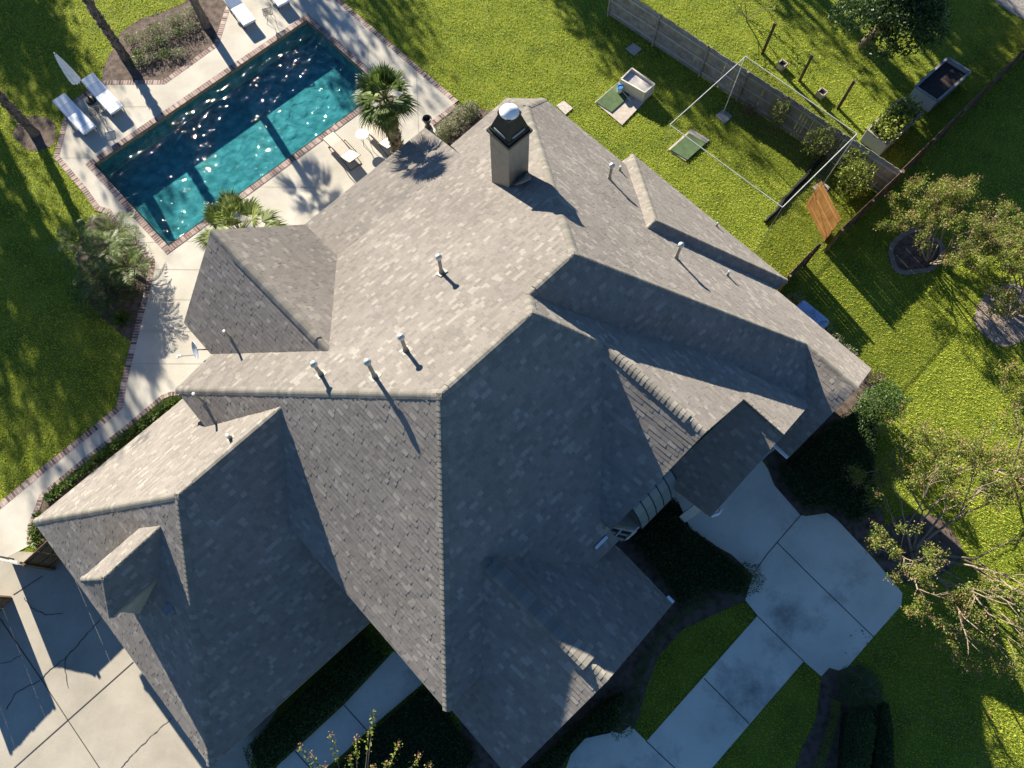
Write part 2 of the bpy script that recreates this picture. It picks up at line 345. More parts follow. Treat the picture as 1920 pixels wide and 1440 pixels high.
def strip(mb, pts, wd, z, side=1, closed=False):
    """soldier course of bricks along a line, laid on one side of it"""
    pts = [np.array(p[:2]) for p in pts]; n = len(pts); L = []; R = []
    for i in range(n):
        a = pts[(i - 1) % n] if (closed or i > 0) else None; b = pts[(i + 1) % n] if (closed or i < n - 1) else None
        d1 = (pts[i] - a) if a is not None else (b - pts[i]); d2 = (b - pts[i]) if b is not None else d1
        d1 = d1 / np.linalg.norm(d1); d2 = d2 / np.linalg.norm(d2); n1 = np.array([-d1[1], d1[0]]); n2 = np.array([-d2[1], d2[0]]); mm = n1 + n2; mm /= np.linalg.norm(mm); k = 1 / max(.35, mm @ n1)
        L.append(pts[i]); R.append(pts[i] + mm * wd * k * side)
    u = 0
    for i in range(n if closed else n - 1):
        j = (i + 1) % n; l = np.linalg.norm(pts[j] - pts[i])
        q = [(*L[i], z), (*L[j], z), (*R[j], z), (*R[i], z)]; dd = (pts[j] - pts[i]) / l; uv = [(u, 0), (u + l, 0), (u + float((R[j] - L[i]) @ dd), wd), (u + float((R[i] - L[i]) @ dd), wd)]
        if side < 0: q = q[::-1]; uv = uv[::-1]
        mb.add(q, [(0, 1, 2, 3)], [uv]); 
        lo = [(*L[i], 0), (*L[j], 0), (*L[j], z), (*L[i], z)]; mb.add(lo, [(0, 1, 2, 3)], [[(u, 0), (u + l, 0), (u + l, .05), (u, .05)]]); u += l
b_ = MB(); strip(b_, GL(deck_px[:23]), .25, .036, side=1)
tag(obj('lawn_brick_border', b_, M_BRICK), kind='structure')
b_ = MB(); strip(b_, GL([(866, 195), (635, -3), (590, -42)]), .25, .036, side=1); strip(b_, GL([(812, 236), (866, 195)]), .25, .036, side=1)
tag(obj('deck_brick_border', b_, M_BRICK), kind='structure')
b_ = MB(); strip(b_, GL([(60, 1020), (62, 985), (75, 952), (82, 932), (175, 855), (237, 807), (307, 748), (320, 743), (345, 741)]), .18, .036, side=1)
tag(obj('path_brick_border', b_, M_BRICK), kind='structure')
# pool coping, basin and water
c_ = MB(); strip(c_, [W(PA0 - .04, PB0 - .04), W(PA0 - .04, PB1 + .04), W(PA1 + .04, PB1 + .04), W(PA1 + .04, PB0 - .04)], .29, .045, side=-1, closed=True)
tag(obj('pool_brick_coping', c_, M_BRICK), kind='structure')
M_BASIN = noise_mat('pool_plaster', (.06, .135, .135), (.14, .225, .215), 2.2, .8, .3, 3.0, (.25, .33, .31), dist=.1)  # mottling imitates light refracted by the ripples, put into the plaster colour
M_TILE = noise_mat('waterline_stone', (.16, .13, .08), (.3, .26, .17), 12, .7)
q = MB(); bot = [W(a, b, -.95) for a, b in ((PA0, PB0), (PA1, PB0), (PA1, PB1), (PA0, PB1))]; top = [W(a, b, -.16) for a, b in ((PA0, PB0), (PA1, PB0), (PA1, PB1), (PA0, PB1))]
q.poly(bot); q.add(bot + top, [(i, (i + 1) % 4, 4 + (i + 1) % 4, 4 + i) for i in range(4)])
ba = obj('pool_basin', q, M_BASIN); tag(ba, kind='structure')
q = MB(); t2 = [W(a, b, .044) for a, b in ((PA0, PB0), (PA1, PB0), (PA1, PB1), (PA0, PB1))]
q.add(top + t2, [(i, (i + 1) % 4, 4 + (i + 1) % 4, 4 + i) for i in range(4)])
tag(obj('pool_waterline', q, M_TILE), kind='structure')
mw, n, l, b = newmat('pool_water'); n.remove(b)
tr = n.new('ShaderNodeBsdfTransparent'); tr.inputs[0].default_value = (.40, .80, .86, 1)
gl = n.new('ShaderNodeBsdfGlossy'); gl.inputs['Roughness'].default_value = .03
fr = n.new('ShaderNodeLayerWeight'); fr.inputs[0].default_value = .5
mx = n.new('ShaderNodeMixShader'); l.new(math_node(n, l, 'MULTIPLY_ADD', math_node(n, l, 'POWER', fr.outputs['Facing'], 5.0), .98), mx.inputs[0]); l.new(tr.outputs[0], mx.inputs[1]); l.new(gl.outputs[0], mx.inputs[2]); l.new(mx.outputs[0], n['Material Output'].inputs[0])
nu, nv = 400, 190; ga, gb = np.meshgrid(np.linspace(PA0, PA1, nu), np.linspace(PB0, PB1, nv)); wz = np.zeros_like(ga); rw = np.random.default_rng(5)
for k in range(70):
    lam = rw.uniform(.17, .75); th = rw.normal(2.3, 1.0); kx, ky = 6.2832 / lam * math.cos(th), 6.2832 / lam * math.sin(th); wz += .065 * lam / 6.2832 * np.sin(kx * ga + ky * gb + rw.uniform(0, 6.28) + .5 * np.sin(ga * rw.uniform(.5, 1.5) + gb))
patch = .62 + .38 * np.sin(ga * .9 + 1.2 * np.sin(gb * .8)) * np.sin(gb * 1.1 + .7 * ga) + .35 * np.exp(-((ga - 11.3) ** 2 / 2.5 + (gb + 26.6) ** 2 / 1.5)); wz *= patch
wv = ga[..., None] * AX + gb[..., None] * BX; wv[..., 2] = -.1 + wz
q = MB(); q.v = [tuple(p) for p in wv.reshape(-1, 3).tolist()]; q.f = [[r * nu + c, (r + 1) * nu + c, (r + 1) * nu + c + 1, r * nu + c + 1] for r in range(nv - 1) for c in range(nu - 1)]; q.uv = [None] * len(q.f)
tag(obj('pool_water', q, mw, smooth=True), kind='structure')

def flat(name, px, z, mat, smooth_n=0):
    pts = GL(px, z)
    q = MB(); q.poly(pts); return tag(obj(name, q, mat), kind='structure')
def ell(cx, cy, rx, ry, rot=0, n=28, j=.04):
    o = []
    for k in range(n):
        a = 2 * math.pi * k / n; r = 1 + j * math.sin(3 * a + cx) + j * math.sin(5 * a + cy); x, y = rx * r * math.cos(a), ry * r * math.sin(a)
        o.append((cx + x * math.cos(rot) - y * math.sin(rot), cy + x * math.sin(rot) + y * math.cos(rot)))
    return o
BED_POOL = [(422, 18), (402, 83), (307, 151), (191, 152), (193, 128), (207, 100), (222, 80), (225, 62), (262, 36), (300, 24), (345, 6), (372, -30), (440, -30)]
BED_PALM = ell(67, 250, 40, 33)
BED_CLUMP = [(200, 401), (220, 431), (252, 460), (280, 492), (280, 503), (271, 547), (255, 605), (247, 640), (228, 628), (196, 598), (172, 572), (152, 540), (140, 490), (150, 440), (172, 405)]
BED_LAV = [(866, 195), (884, 200), (912, 206), (930, 208), (850, 285), (812, 236)]
BED_PATH = [(60, 1020), (62, 985), (75, 952), (82, 932), (175, 855), (237, 807), (307, 748), (320, 743), (345, 741), (420, 760), (140, 1000), (110, 1060)]
BED_RING = ell(1716, 474, 53, 43, -.1); BED_RIM = ell(1884, 590, 54, 60)
BED_T3 = ell(1722, 1030, 78, 66, -.2)
BED_FRONT = [(1270, 900), (1285, 985), (1345, 1025), (1372, 1040), (1412, 1078), (1397, 1126), (1345, 1150), (1280, 1180), (1235, 1230), (1212, 1290), (1198, 1340), (1190, 1368), (1130, 1376), (1095, 1382), (1060, 1425), (1050, 1460), (870, 1460), (860, 1330), (1130, 1060), (1130, 960)]
BED_SIDE = [(1395, 800), (1440, 872), (1452, 910), (1500, 965), (1552, 962), (1570, 975), (1640, 1050), (1668, 1020), (1655, 960), (1640, 880), (1640, 760), (1660, 700), (1590, 690), (1500, 800)]
BED_BALL = [(1540, 1268), (1555, 1252), (1572, 1257), (1592, 1250), (1612, 1246), (1640, 1268), (1652, 1300), (1664, 1340), (1668, 1400), (1665, 1460), (1485, 1460), (1505, 1400), (1530, 1350)]
M_DRYMULCH = noise_mat('dry_mulch', (.15, .11, .085), (.28, .22, .18), 5, .95, 1.0, 40, (.36, .3, .25), dist=.05)
for i, (bp, mt) in enumerate(((BED_POOL, M_MULCH), (BED_PALM, M_MULCH), (BED_CLUMP, M_MULCH), (BED_LAV, M_MULCH), (BED_PATH, M_MULCH), (BED_RING, M_MULCH), (BED_RIM, M_DRYMULCH), (BED_T3, M_MULCH), (BED_FRONT, M_MULCH), (BED_SIDE, M_MULCH), (BED_BALL, M_MULCH))):
    flat('mulch_bed', bp, .008 + .0016 * i, mt)
# raised pale rim round the two tree rings
M_RIM = noise_mat('bed_rim', (.14, .12, .1), (.22, .19, .16), 5, .95, .6, 40)
for bp in (BED_RING,):
    q = MB(); strip(q, GL(bp), .22, .05, side=1 if False else -1, closed=True); tag(obj('bed_rim', q, M_RIM), kind='structure')

DRIVE = [(-120, 1030), (-60, 1030), (60, 1035), (150, 1040), (420, 1200), (520, 1330), (478, 1398), (470, 1440), (440, 1500), (-120, 1500)]
flat('driveway', DRIVE, .026, M_DRIVE)
WALK = [(1235, 905), (1262, 932), (1285, 985), (1345, 1025), (1372, 1040), (1412, 1078), (1397, 1126), (1420, 1155), (1212, 1390), (1182, 1360), (1163, 1376), (1145, 1370), (1127, 1376), (1098, 1384), (1070, 1415), (1055, 1460), (1318, 1460), (1507, 1240), (1540, 1268), (1555, 1252), (1572, 1257), (1590, 1250), (1637, 1195), (1690, 1135), (1692, 1112), (1640, 1050), (1570, 975), (1552, 962), (1510, 968), (1500, 965), (1452, 910), (1440, 880), (1400, 820), (1300, 840)]
flat('front_walk', WALK, .03, M_WALK)
flat('side_walk', [(738, 1221), (800, 1265), (791, 1283), (700, 1360), (645, 1412), (600, 1450), (505, 1470), (520, 1436), (590, 1372), (645, 1321)], .028, M_WALK)
def crack(mb, px, wd, z=.036, jit=0, sub=6):
    pts = []
    for (a, b), (c, d) in zip(px[:-1], px[1:]):
        for t in range(sub): pts.append((a + (c - a) * t / sub + random.uniform(-jit, jit), b + (d - b) * t / sub + random.uniform(-jit, jit)))
    pts.append(px[-1]); P = [G(u, v, z) for u, v in pts]
    for p, q_ in zip(P[:-1], P[1:]):
        d = q_ - p; nn = np.array([-d[1], d[0], 0]); nn = nn / (np.linalg.norm(nn) + 1e-9) * wd / 2 * random.uniform(.7, 1.2) if jit else nn / (np.linalg.norm(nn) + 1e-9) * wd / 2
        mb.add([p - nn, q_ - nn, q_ + nn, p + nn], [(0, 1, 2, 3)])
j = MB(); j2 = MB()
for seg in ([(26, 1440), (250, 1241)], [(0, 1160), (75, 1270), (127, 1350), (190, 1445)], [(25, 1115), (80, 1080)], [(1440, 1037), (1502, 965)], [(1412, 1076), (1440, 1037)], [(1457, 1017), (1520, 1080), (1640, 1196)], [(1397, 1126), (1420, 1155), (1507, 1240)], [(1320, 1272), (1405, 1357)], [(1212, 1390), (1265, 1440)], [(645, 1322), (690, 1372)], [(553, 1408), (590, 1450)]):
    crack(j, seg, .032)
for seg in ([(120, 222), (195, 200), (300, 200)], [(0, 0), (1, 1)], [(101, 296), (186, 296)], [(165, 372), (300, 350)][0:0], [(260, 455), (420, 450)], [(280, 505), (400, 506)], [(270, 562), (380, 562)], [(245, 620), (400, 622)], [(235, 682), (380, 682)], [(480, 350), (600, 352)], [(690, 80), (690, 170)], [(780, 120), (785, 250)], [(610, 20), (700, 22)]):
    if len(seg) > 1 and seg[0] != (0, 0): crack(j2, seg, .012)
crack(j, [(45, 1120), (60, 1140), (85, 1152), (118, 1150)], .03, jit=1.2); crack(j, [(12, 1330), (30, 1297), (70, 1280), (100, 1250), (125, 1234), (140, 1215), (170, 1180), (188, 1160)], .03, jit=1.5); crack(j, [(123, 1232), (121, 1250), (128, 1290)], .022, jit=1)
crack(j, [(228, 1440), (252, 1410), (290, 1375), (322, 1345)], .022, jit=1.5); crack(j, [(0, 1245), (20, 1240), (40, 1228)], .02, jit=1)
tag(obj('paving_joints', j, M_JOINT), kind='structure'); tag(obj('deck_joints', j2, plain('joint_pale', (.2, .18, .155), .95)), kind='structure')

# ================================================================== HOUSE
HV = dict(
    L0=(-2.55, -13.27, 5.57), R1=(2.79, -5.56, 10.58), R2=(6.04, -5.57, 10.6), R3=(6.48, -6.17, 10.14), R4=(8.26, -6.18, 10.2), K0=(13.85, -13.71, 5.2), K1=(14.0, -15.01, 4.43), K2=(15.72, -14.54, 3.42),
    ME=(10.79, -14.76, 4.6), PBR=(10.45, -13.68, 5.32), PBL=(4.41, -13.56, 5.4), BJ=(1.72, -9.78, 7.82), BE=(-.99, -13.61, 5.35), P1=(10.83, -16.38, 4.14), P0=(4.59, -16.06, 4.35), B0=(1.63, -15.6, 7.82), B1=(-.98, -15.2, 5.35), PQ=(4.39, -15.34, 5.4),
    C0=(-2.59, .01, 5.54), HG=(-2.61, -7.21, 5.54), G2=(-.4, -9.47, 7.59), HB=(-2.61, -11.61, 5.48), W0=(7.26, -3.96, 9.22), WR=(7.43, -.3, 9.09), WB=(4.32, -.3, 6.25), WV=(4.32, -.79, 6.27), MC=(4.37, .07, 5.5),
    W2Rv=(3.25, .07, 5.5), W2a=(.96, -2.17, 7.51), W2Lv=(-1.25, -.03, 5.58), W2e=(1.16, 2.35, 7.49), W2c=(4.36, 2.55, 4.51), W2d=(4.41, .28, 4.44), W2f=(-2.59, .14, 4.47), W2g=(-2.59, 2.55, 4.44),
    V1=(8.2, -4.32, 8.4), V2=(10.78, -1.6, 6.24), V3=(12.64, 1.23, 4.34), PC=(12.21, 1.4, 4.89), PR=(10.09, 1.34, 6.73), PX=(10.07, -.22, 6.75), KH=(13.81, -.02, 5.15), KR=(13.79, 2.11, 5.17), K3c=(11.27, 2.22, 3.06), K3e=(11.28, 1.13, 3.06),
    E2c=(15.92, 2.2, 3.2), E2d=(15.87, -10.26, 3.28), PE=(7.43, 1.63, 4.02), PD=(7.25, -.37, 3.84), Ga=(-9.24, -14.38, 2.7), G1=(-4.09, -9.39, 7.63), Gc=(-9.33, -3.93, 2.61), GBe=(-2.3, -14.6, 2.5), Gfe=(-2.3, -3.8, 2.5),
    Xe1=(16.61, -10.28, 3.03), XT=(12.99, -6.52, 6.33), XV=(12.42, -6.49, 6.35), Xe0=(16.09, -10.37, 2.92), Xe2=(16.71, -2.21, 2.95), Xe3=(16.05, -2.3, 2.92))
HV['W2h'] = (-2.5, -.35, 4.55); HV['W2i'] = (4.3, -.35, 4.55)
HV['K3f'] = (12.3, 1.1, 4.05)
HP = {k: W(*v) for k, v in HV.items()}
FACES = dict(MB='L0 R1 R2 R3 R4 K0 K1 ME PBR PBL BJ BE', PB='PBL PBR P1 P0', BR='BJ PBL PQ B0', BL='BJ B0 B1 BE', HL='L0 R1 C0 HG G2 HB', MF='R1 R2 W0 WV MC W2Rv W2a W2Lv C0',
             W2R='W2a W2e W2c W2d W2i W2Rv', W2L='W2a W2Lv W2h W2f W2g W2e', E1='R2 R3 V1 W0', W1R='W0 V1 V2 V3 PC PR PX WR', W1L='W0 WR WB WV', KF='R3 R4 KH V3 V2 V1', K3L='KH KR K3c K3e V3', E2='R4 KH KR E2c E2d K2 K0', C45='K0 K1 K2',
             PLf='PX PR PE PD', GB='Ga GBe G2 G1', GF='G1 G2 Gfe Gc', GL='Ga G1 Gc', XB='Xe1 XT XV Xe0', XA='Xe1 Xe2 XT', XF='XT Xe2 Xe3 XV')
FACES = {k: v.split() for k, v in FACES.items()}
def face_plane(k):
    pts = np.array([HP[v] for v in FACES[k]]); c = pts.mean(0); nn = np.linalg.svd(pts - c)[2][2]; nn = nn * np.sign(nn[2]); return c, nn
FPL = {k: face_plane(k) for k in FACES}
def on_face(k, u, v):
    c, nn = FPL[k]; r = ray(u, v); o = np.array([0, 0, HC]); return o + r * (((c - o) @ nn) / (r @ nn))
hroot = thing('house', 'large house with steep grey shingled hip and gable roofs filling the middle', 'house', W(4, -6, 0))
def clip_convex(sub, win):
    out = sub
    for i in range(len(win)):
        a, b_ = win[i], win[(i + 1) % len(win)]; inp, out = out, []
        if not inp: break
        side = lambda p: (b_[0] - a[0]) * (p[1] - a[1]) - (b_[1] - a[1]) * (p[0] - a[0])
        for k in range(len(inp)):
            p, q_ = inp[k - 1], inp[k]; sp, sq = side(p), side(q_)
            if (sp >= 0) != (sq >= 0): t = sp / (sp - sq); out.append((p[0] + (q_[0] - p[0]) * t, p[1] + (q_[1] - p[1]) * t))
            if sq >= 0: out.append(q_)
    return out
def tabs(mb, pts, nn, rr, row=.142):
    """lay overlapping shingle tabs over a roof slope"""
    hd = np.cross([0, 0, 1.0], nn); hd /= np.linalg.norm(hd); up = np.cross(nn, hd); o = pts[0]
    P2 = [(float((p - o) @ hd), float((p - o) @ up)) for p in pts]; off = [float((p - o) @ nn) for p in pts]; dz = max(off)
    ar = sum(P2[k - 1][0] * P2[k][1] - P2[k][0] * P2[k - 1][1] for k in range(len(P2)))
    if ar < 0: P2 = P2[::-1]
    A2 = np.array(P2); lo, hi = A2.min(0), A2.max(0); s = lo[1]; cells = []
    while s < hi[1]:
        x = lo[0] - rr.uniform(0, .3)
        while x < hi[0]:
            wd = rr.choice((.12, .16, .18, .2, .24, .28)); cells.append((x, s, x + wd, s + row)); x += wd
        s += row
    cl = np.array(cells); ins = np.ones(len(cl), int) * 0
    for a, b_ in ((0, 1), (2, 1), (2, 3), (0, 3)): ins += in_poly(cl[:, a], cl[:, b_], P2).astype(int)
    # heights follow the triangulated slope so that neighbouring slopes meet along their shared edges
    raw = [(float((p - o) @ hd), float((p - o) @ up), f) for p, f in zip(pts, off)]
    tri = tessellate_polygon([[Vector((x, y, 0)) for x, y, f in raw]])
    def heights(Q):
        Q = np.asarray(Q, float).reshape(-1, 2); best = np.full(len(Q), -1e9); H_ = np.zeros(len(Q))
        for t in tri:
            (x0, y0, f0), (x1, y1, f1), (x2, y2, f2) = (raw[k] for k in t); det = (y1 - y2) * (x0 - x2) + (x2 - x1) * (y0 - y2)
            if abs(det) < 1e-9: continue
            l0 = ((y1 - y2) * (Q[:, 0] - x2) + (x2 - x1) * (Q[:, 1] - y2)) / det; l1 = ((y2 - y0) * (Q[:, 0] - x2) + (x0 - x2) * (Q[:, 1] - y2)) / det; l2 = 1 - l0 - l1
            mn = np.minimum(np.minimum(l0, l1), l2); up_ = mn > best; best[up_] = mn[up_]; H_[up_] = (l0 * f0 + l1 * f1 + l2 * f2)[up_]
        return H_
    hc = heights(np.concatenate([cl[:, [0, 1]], cl[:, [2, 1]], cl[:, [0, 3]], cl[:, [2, 3]]])).reshape(4, -1).T
    def P3(x, y, h): return o + hd * x + up * y + nn * h
    for (x0, y0, x1, y1), k, q_ in zip(cells, ins, hc):
        t = rr.choice((.005, .008, .011, .014)); g_ = rr.choice((0, 0, .003))
        if k == 4:
            c = [P3(x0 + g_, y0, q_[0] + .001), P3(x1 - g_, y0, q_[1] + .001), P3(x0 + g_, y0, q_[0] + t), P3(x1 - g_, y0, q_[1] + t), P3(x0 + g_, y1, q_[2] + .0025), P3(x1 - g_, y1, q_[3] + .0025)]
            mb.add(c, [(2, 3, 5, 4), (0, 1, 3, 2), (0, 2, 4), (1, 5, 3)])
        else:
            cp = clip_convex(P2, [(x0, y0), (x1, y0), (x1, y1), (x0, y1)])
            if len(cp) >= 3: mb.add([P3(x, y, h + t - (t - .0025) * (y - y0) / row) for (x, y), h in zip(cp, heights(cp))], [tuple(range(len(cp)))])
def roof(name, faces, eaves=(), lift=0.0, parent=None):
    mb = MB(); rr = random.Random(name)
    for k in faces:
        c, nn = FPL[k]
        mb.poly([HP[v] + nn * (lift - .1) for v in FACES[k]]); tabs(mb, [HP[v] + nn * lift for v in FACES[k]], nn, rr)
    o = obj(name, mb, M_SH, parent or hroot)
    if eaves:
        for a, b_ in eaves:
            fb = MB()
            p, q_ = HP[a], HP[b_]; cen = np.mean([HP[v] for k in faces for v in FACES[k] if a in FACES[k] and b_ in FACES[k]], 0)
            d = q_ - p; nn = np.array([-d[1], d[0], 0]); nn /= np.linalg.norm(nn)
            if nn @ (cen - p) < 0: nn = -nn
            out = -nn * .01; i_ = nn * .05; t = np.array([0, 0, -.015]); bt = np.array([0, 0, -.2])
            fb.add([p + out + t, q_ + out + t, q_ + out + bt, p + out + bt, p + i_ + t, q_ + i_ + t, q_ + i_ + bt, p + i_ + bt], [(0, 1, 2, 3), (4, 7, 6, 5), (3, 2, 6, 7), (0, 4, 5, 1), (0, 3, 7, 4), (1, 5, 6, 2)])
            obj('fascia', fb, M_FASCIA, o)
    return o
r_main = roof('main_roof', ('MB', 'HL', 'MF', 'E1', 'KF', 'K3L', 'E2', 'C45'), [('L0', 'BE'), ('ME', 'K1'), ('K1', 'K2'), ('L0', 'HB'), ('HB', 'HG'), ('HG', 'C0'), ('C0', 'W2Lv'), ('W2Rv', 'MC'), ('KR', 'E2c'), ('E2c', 'E2d'), ('E2d', 'K2'), ('KR', 'K3c'), ('K3c', 'K3e')])
r_porch = roof('porch_roof', ('PB',), [('P0', 'P1'), ('P1', 'PBR')], .004)
r_bay = roof('bay_roof', ('BR', 'BL'), [('B0', 'B1'), ('B1', 'BE'), ('B0', 'PQ'), ('PQ', 'PBL')], .003)
r_w1 = roof('front_gable_roof', ('W1R', 'W1L'), [('WR', 'WB'), ('WB', 'WV'), ('WR', 'PX'), ('PR', 'PC')])
r_p = roof('portico_roof', ('PLf',), [('PR', 'PE'), ('PE', 'PD')])
r_w2 = roof('low_gable_roof', ('W2R', 'W2L'), [('W2e', 'W2c'), ('W2c', 'W2d'), ('W2f', 'W2g'), ('W2g', 'W2e')])
r_g = roof('garage_roof', ('GB', 'GF', 'GL'), [('Ga', 'GBe'), ('Ga', 'Gc'), ('Gc', 'Gfe')])
r_x = roof('side_wing_roof', ('XB', 'XA', 'XF'), [('Xe1', 'Xe2'), ('Xe0', 'Xe1'), ('Xe2', 'Xe3')])
def cap(parent, a, b_, fa, fb_, wd=.15, raise_=.0, seg=.15, s0=0, s1=1, name='ridge_cap'):
    p0, q0 = (HP[a] if isinstance(a, str) else a), (HP[b_] if isinstance(b_, str) else b_); p = p0 + (q0 - p0) * s0; q_ = p0 + (q0 - p0) * s1
    L = np.linalg.norm(q_ - p); n_ = max(1, int(L / seg)); d = (q_ - p) / L
    if d[2] < -1e-3: p, q_, d = q_, p, -d       # lay from the low end up
    mb = MB(); sides = []
    for k in (fa, fb_):
        c, nn = FPL[k]; dn = np.cross(nn, d); cen = c - p; 
        if dn @ cen < 0: dn = -dn
        sides.append((dn, nn))
    up = sides[0][1] + sides[1][1]; up = up / np.linalg.norm(up)
    for i in range(n_):
        A_ = p + d * L * i / n_; B_ = p + d * (L * (i + 1) / n_ + .02); rows = []; wj = random.uniform(-.008, .008); tj = random.uniform(-.002, .003)
        for pt, t in ((A_, .02 + raise_ + tj), (B_, .012 + raise_)):
            (d1, n1_), (d2, n2_) = sides
            rows.append([pt + d1 * (wd + wj - raise_ * .9) - n1_ * .01, pt + d1 * (wd + wj) + n1_ * t, pt + d1 * wd * .45 + n1_ * (t * 1.0 + .006), pt + d1 * wd * .15 + n1_ * t * .7 + up * (t * .4), pt + d2 * wd * .15 + n2_ * t * .7 + up * (t * .4), pt + d2 * wd * .45 + n2_ * (t + .006), pt + d2 * (wd + wj) + n2_ * t, pt + d2 * (wd + wj - raise_ * .9) - n2_ * .01])
        if raise_ > .04:
            for r_ in rows: r_[3] = r_[2] + (r_[5] - r_[2]) * .33 + up * .012; r_[4] = r_[2] + (r_[5] - r_[2]) * .67 + up * .012
        vs = rows[0] + rows[1]; mb.add(vs, [(k, k + 1, k + 9, k + 8) for k in range(7)] + [(7, 6, 5, 4, 3, 2, 1, 0), (8, 9, 10, 11, 12, 13, 14, 15)])
    return obj(name, mb, M_CAP, parent)
def up_cap(parent, a, b_, fa, fb_, **kw):
    return cap(parent, a, b_, fa, fb_, **kw)
for a, b_, f1, f2 in (('L0', 'R1', 'MB', 'HL'), ('C0', 'R1', 'HL', 'MF'), ('R1', 'R2', 'MB', 'MF'), ('W0', 'R2', 'MF', 'E1'), ('R3', 'R2', 'MB', 'E1'), ('R3', 'R4', 'MB', 'KF'), ('KH', 'R4', 'KF', 'E2'), ('KR', 'KH', 'K3L', 'E2'), ('K0', 'R4', 'MB', 'E2'), ('K1', 'K0', 'MB', 'C45'), ('K2', 'K0', 'C45', 'E2')): cap(r_main, a, b_, f1, f2)
cap(r_main, 'R1', 'R2', 'MB', 'MF', .17, .03, s0=.08, s1=.9, name='ridge_vent'); cap(r_main, 'R3', 'R4', 'MB', 'KF', .17, .03, s0=.15, s1=.85, name='ridge_vent')
cap(r_w1, 'W0', 'WR', 'W1R', 'W1L', s0=.06); cap(r_w1, 'W0', 'WR', 'W1R', 'W1L', .17, .03, s0=.1, s1=.84, name='ridge_vent')
cap(r_w1, 'PX', 'PR', 'W1R', 'PLf'); cap(r_w2, 'W2a', 'W2e', 'W2R', 'W2L'); cap(r_w2, 'W2a', 'W2e', 'W2R', 'W2L', .24, .1, s0=.06, s1=.86, name='ridge_vent')
for a, b_, f1, f2 in (('Ga', 'G1', 'GB', 'GL'), ('Gc', 'G1', 'GL', 'GF'), ('G1', 'G2', 'GB', 'GF')): cap(r_g, a, b_, f1, f2)
cap(r_g, 'G1', 'G2', 'GB', 'GF', .17, .03, s0=.14, s1=.95, name='ridge_vent')
cap(r_bay, 'B0', 'BJ', 'BR', 'BL'); cap(r_bay, 'B0', 'BJ', 'BR', 'BL', .17, .03, s0=.2, s1=.9, name='ridge_vent')
for a, b_, f1, f2 in (('Xe1', 'XT', 'XB', 'XA'), ('Xe2', 'XT', 'XA', 'XF'), ('XT', 'XV', 'XB', 'XF')): cap(r_x, a, b_, f1, f2, wd=.13)

# walls
def wall(name, ab, z1, z0=0, mat=None):
    mb = MB(); mb.prism([W(a, b_) for a, b_ in ab], z0, z1); return obj(name, mb, mat or M_STUCCO, hroot)
def rect(a0, a1, b0, b1): return [(a0, b0), (a1, b0), (a1, b1), (a0, b1)]
wall('wall', rect(-2.2, 3.95, -12.9, -.4), 5.2)
wall('wall', rect(3.955, 12.0, -13.2, -.75), 4.0)
wall('wall', rect(12.005, 15.4, -13.6, 1.8), 2.9)
wall('wall', rect(11.7, 12.0, -.7, 1.8), 2.9)
wall('garage_wall', rect(-8.85, -2.21, -13.95, -4.35), 2.35)
wall('bay_wall', rect(-.6, 4.0, -15.0, -12.91), 5.0)
wall('wing_wall', rect(15.41, 16.2, -9.85, -2.65), 2.75)
wall('low_gable_wall', rect(-2.15, 3.9, -.39, 2.0), 4.2)
def gable(pts, depth):
    """triangular gable wall in the plane b = const, given (a, z) corners"""
    b0 = depth; mb = MB(); n_ = len(pts); fr = [W(a, b0, z) for a, z in pts]; bk = [W(a, b0 - .2, z) for a, z in pts]
    mb.add(fr + bk, [tuple(range(n_)), tuple(range(2 * n_ - 1, n_ - 1, -1))] + [(i, n_ + i, n_ + (i + 1) % n_, (i + 1) % n_) for i in range(n_)]); return obj('gable_wall', mb, M_STUCCO, hroot)
gable([(-2.1, 4.2), (3.9, 4.2), (3.9, 4.55), (1.05, 7.15), (-2.1, 4.6)], 2.0)
gable([(-.6, 5.0), (4.0, 5.0), (4.0, 5.6), (1.65, 7.6), (-.6, 5.55)], -14.8)
gable([(12.0, 2.9), (15.4, 2.9), (15.4, 3.35), (13.8, 4.85), (12.0, 3.4)], 1.8)
gable([(4.6, 0), (9.9, 0), (9.9, 6.5), (7.43, 8.7), (4.6, 6.1)], -.5)
# brick pier with downspout beside the portico
pr = MB(); pr.box(W(10.9, 1.5, 1.4), .9, .35, 2.8, YAW); obj('brick_pier', pr, noise_mat('white_brick', (.3, .3, .3), (.5, .5, .52), 14, .9, .6, 30), hroot)
for a, b_ in ((7.75, 1.2), (9.9, 1.2)):
    q = MB(); q.box(W(a, b_, 1.85), .3, .3, 3.7, YAW); obj('portico_post', q, M_WHITE, hroot)
for a in (5.2, 7.8, 10.4):
    q = MB(); q.box(W(a, -15.9, 2.0), .25, .25, 4.0, YAW); obj('porch_post', q, M_WHITE, hroot)
# bay window below the gable with curved metal roof
q = MB(); zs = [(-.52, 4.5), (-.25, 4.38), (0, 4.12), (.2, 3.76), (.36, 3.3)]; a0, a1 = 5.62, 7.48
for (b0, z0), (b1, z1) in zip(zs[:-1], zs[1:]): q.add([W(a0, b0, z0), W(a1, b0, z0), W(a1, b1, z1), W(a0, b1, z1)], [(0, 3, 2, 1)])
for aa, s_ in ((a0, -1), (a1, 1)):
    pts = [W(aa, b0, z0) for b0, z0 in zs]; low = [W(aa, b0, 3.3) for b0, z0 in zs]
    for i in range(len(zs) - 1): q.add([pts[i], pts[i + 1], low[i + 1], low[i]], [(0, 1, 2, 3)])
bw = obj('metal_bay_roof', q, M_METALROOF, hroot)
q = MB()
for k in range(6):
    aa = a0 + (a1 - a0) * k / 5; q.tube([W(aa, b0, z0 + .01) for b0, z0 in zs], .022, 5)
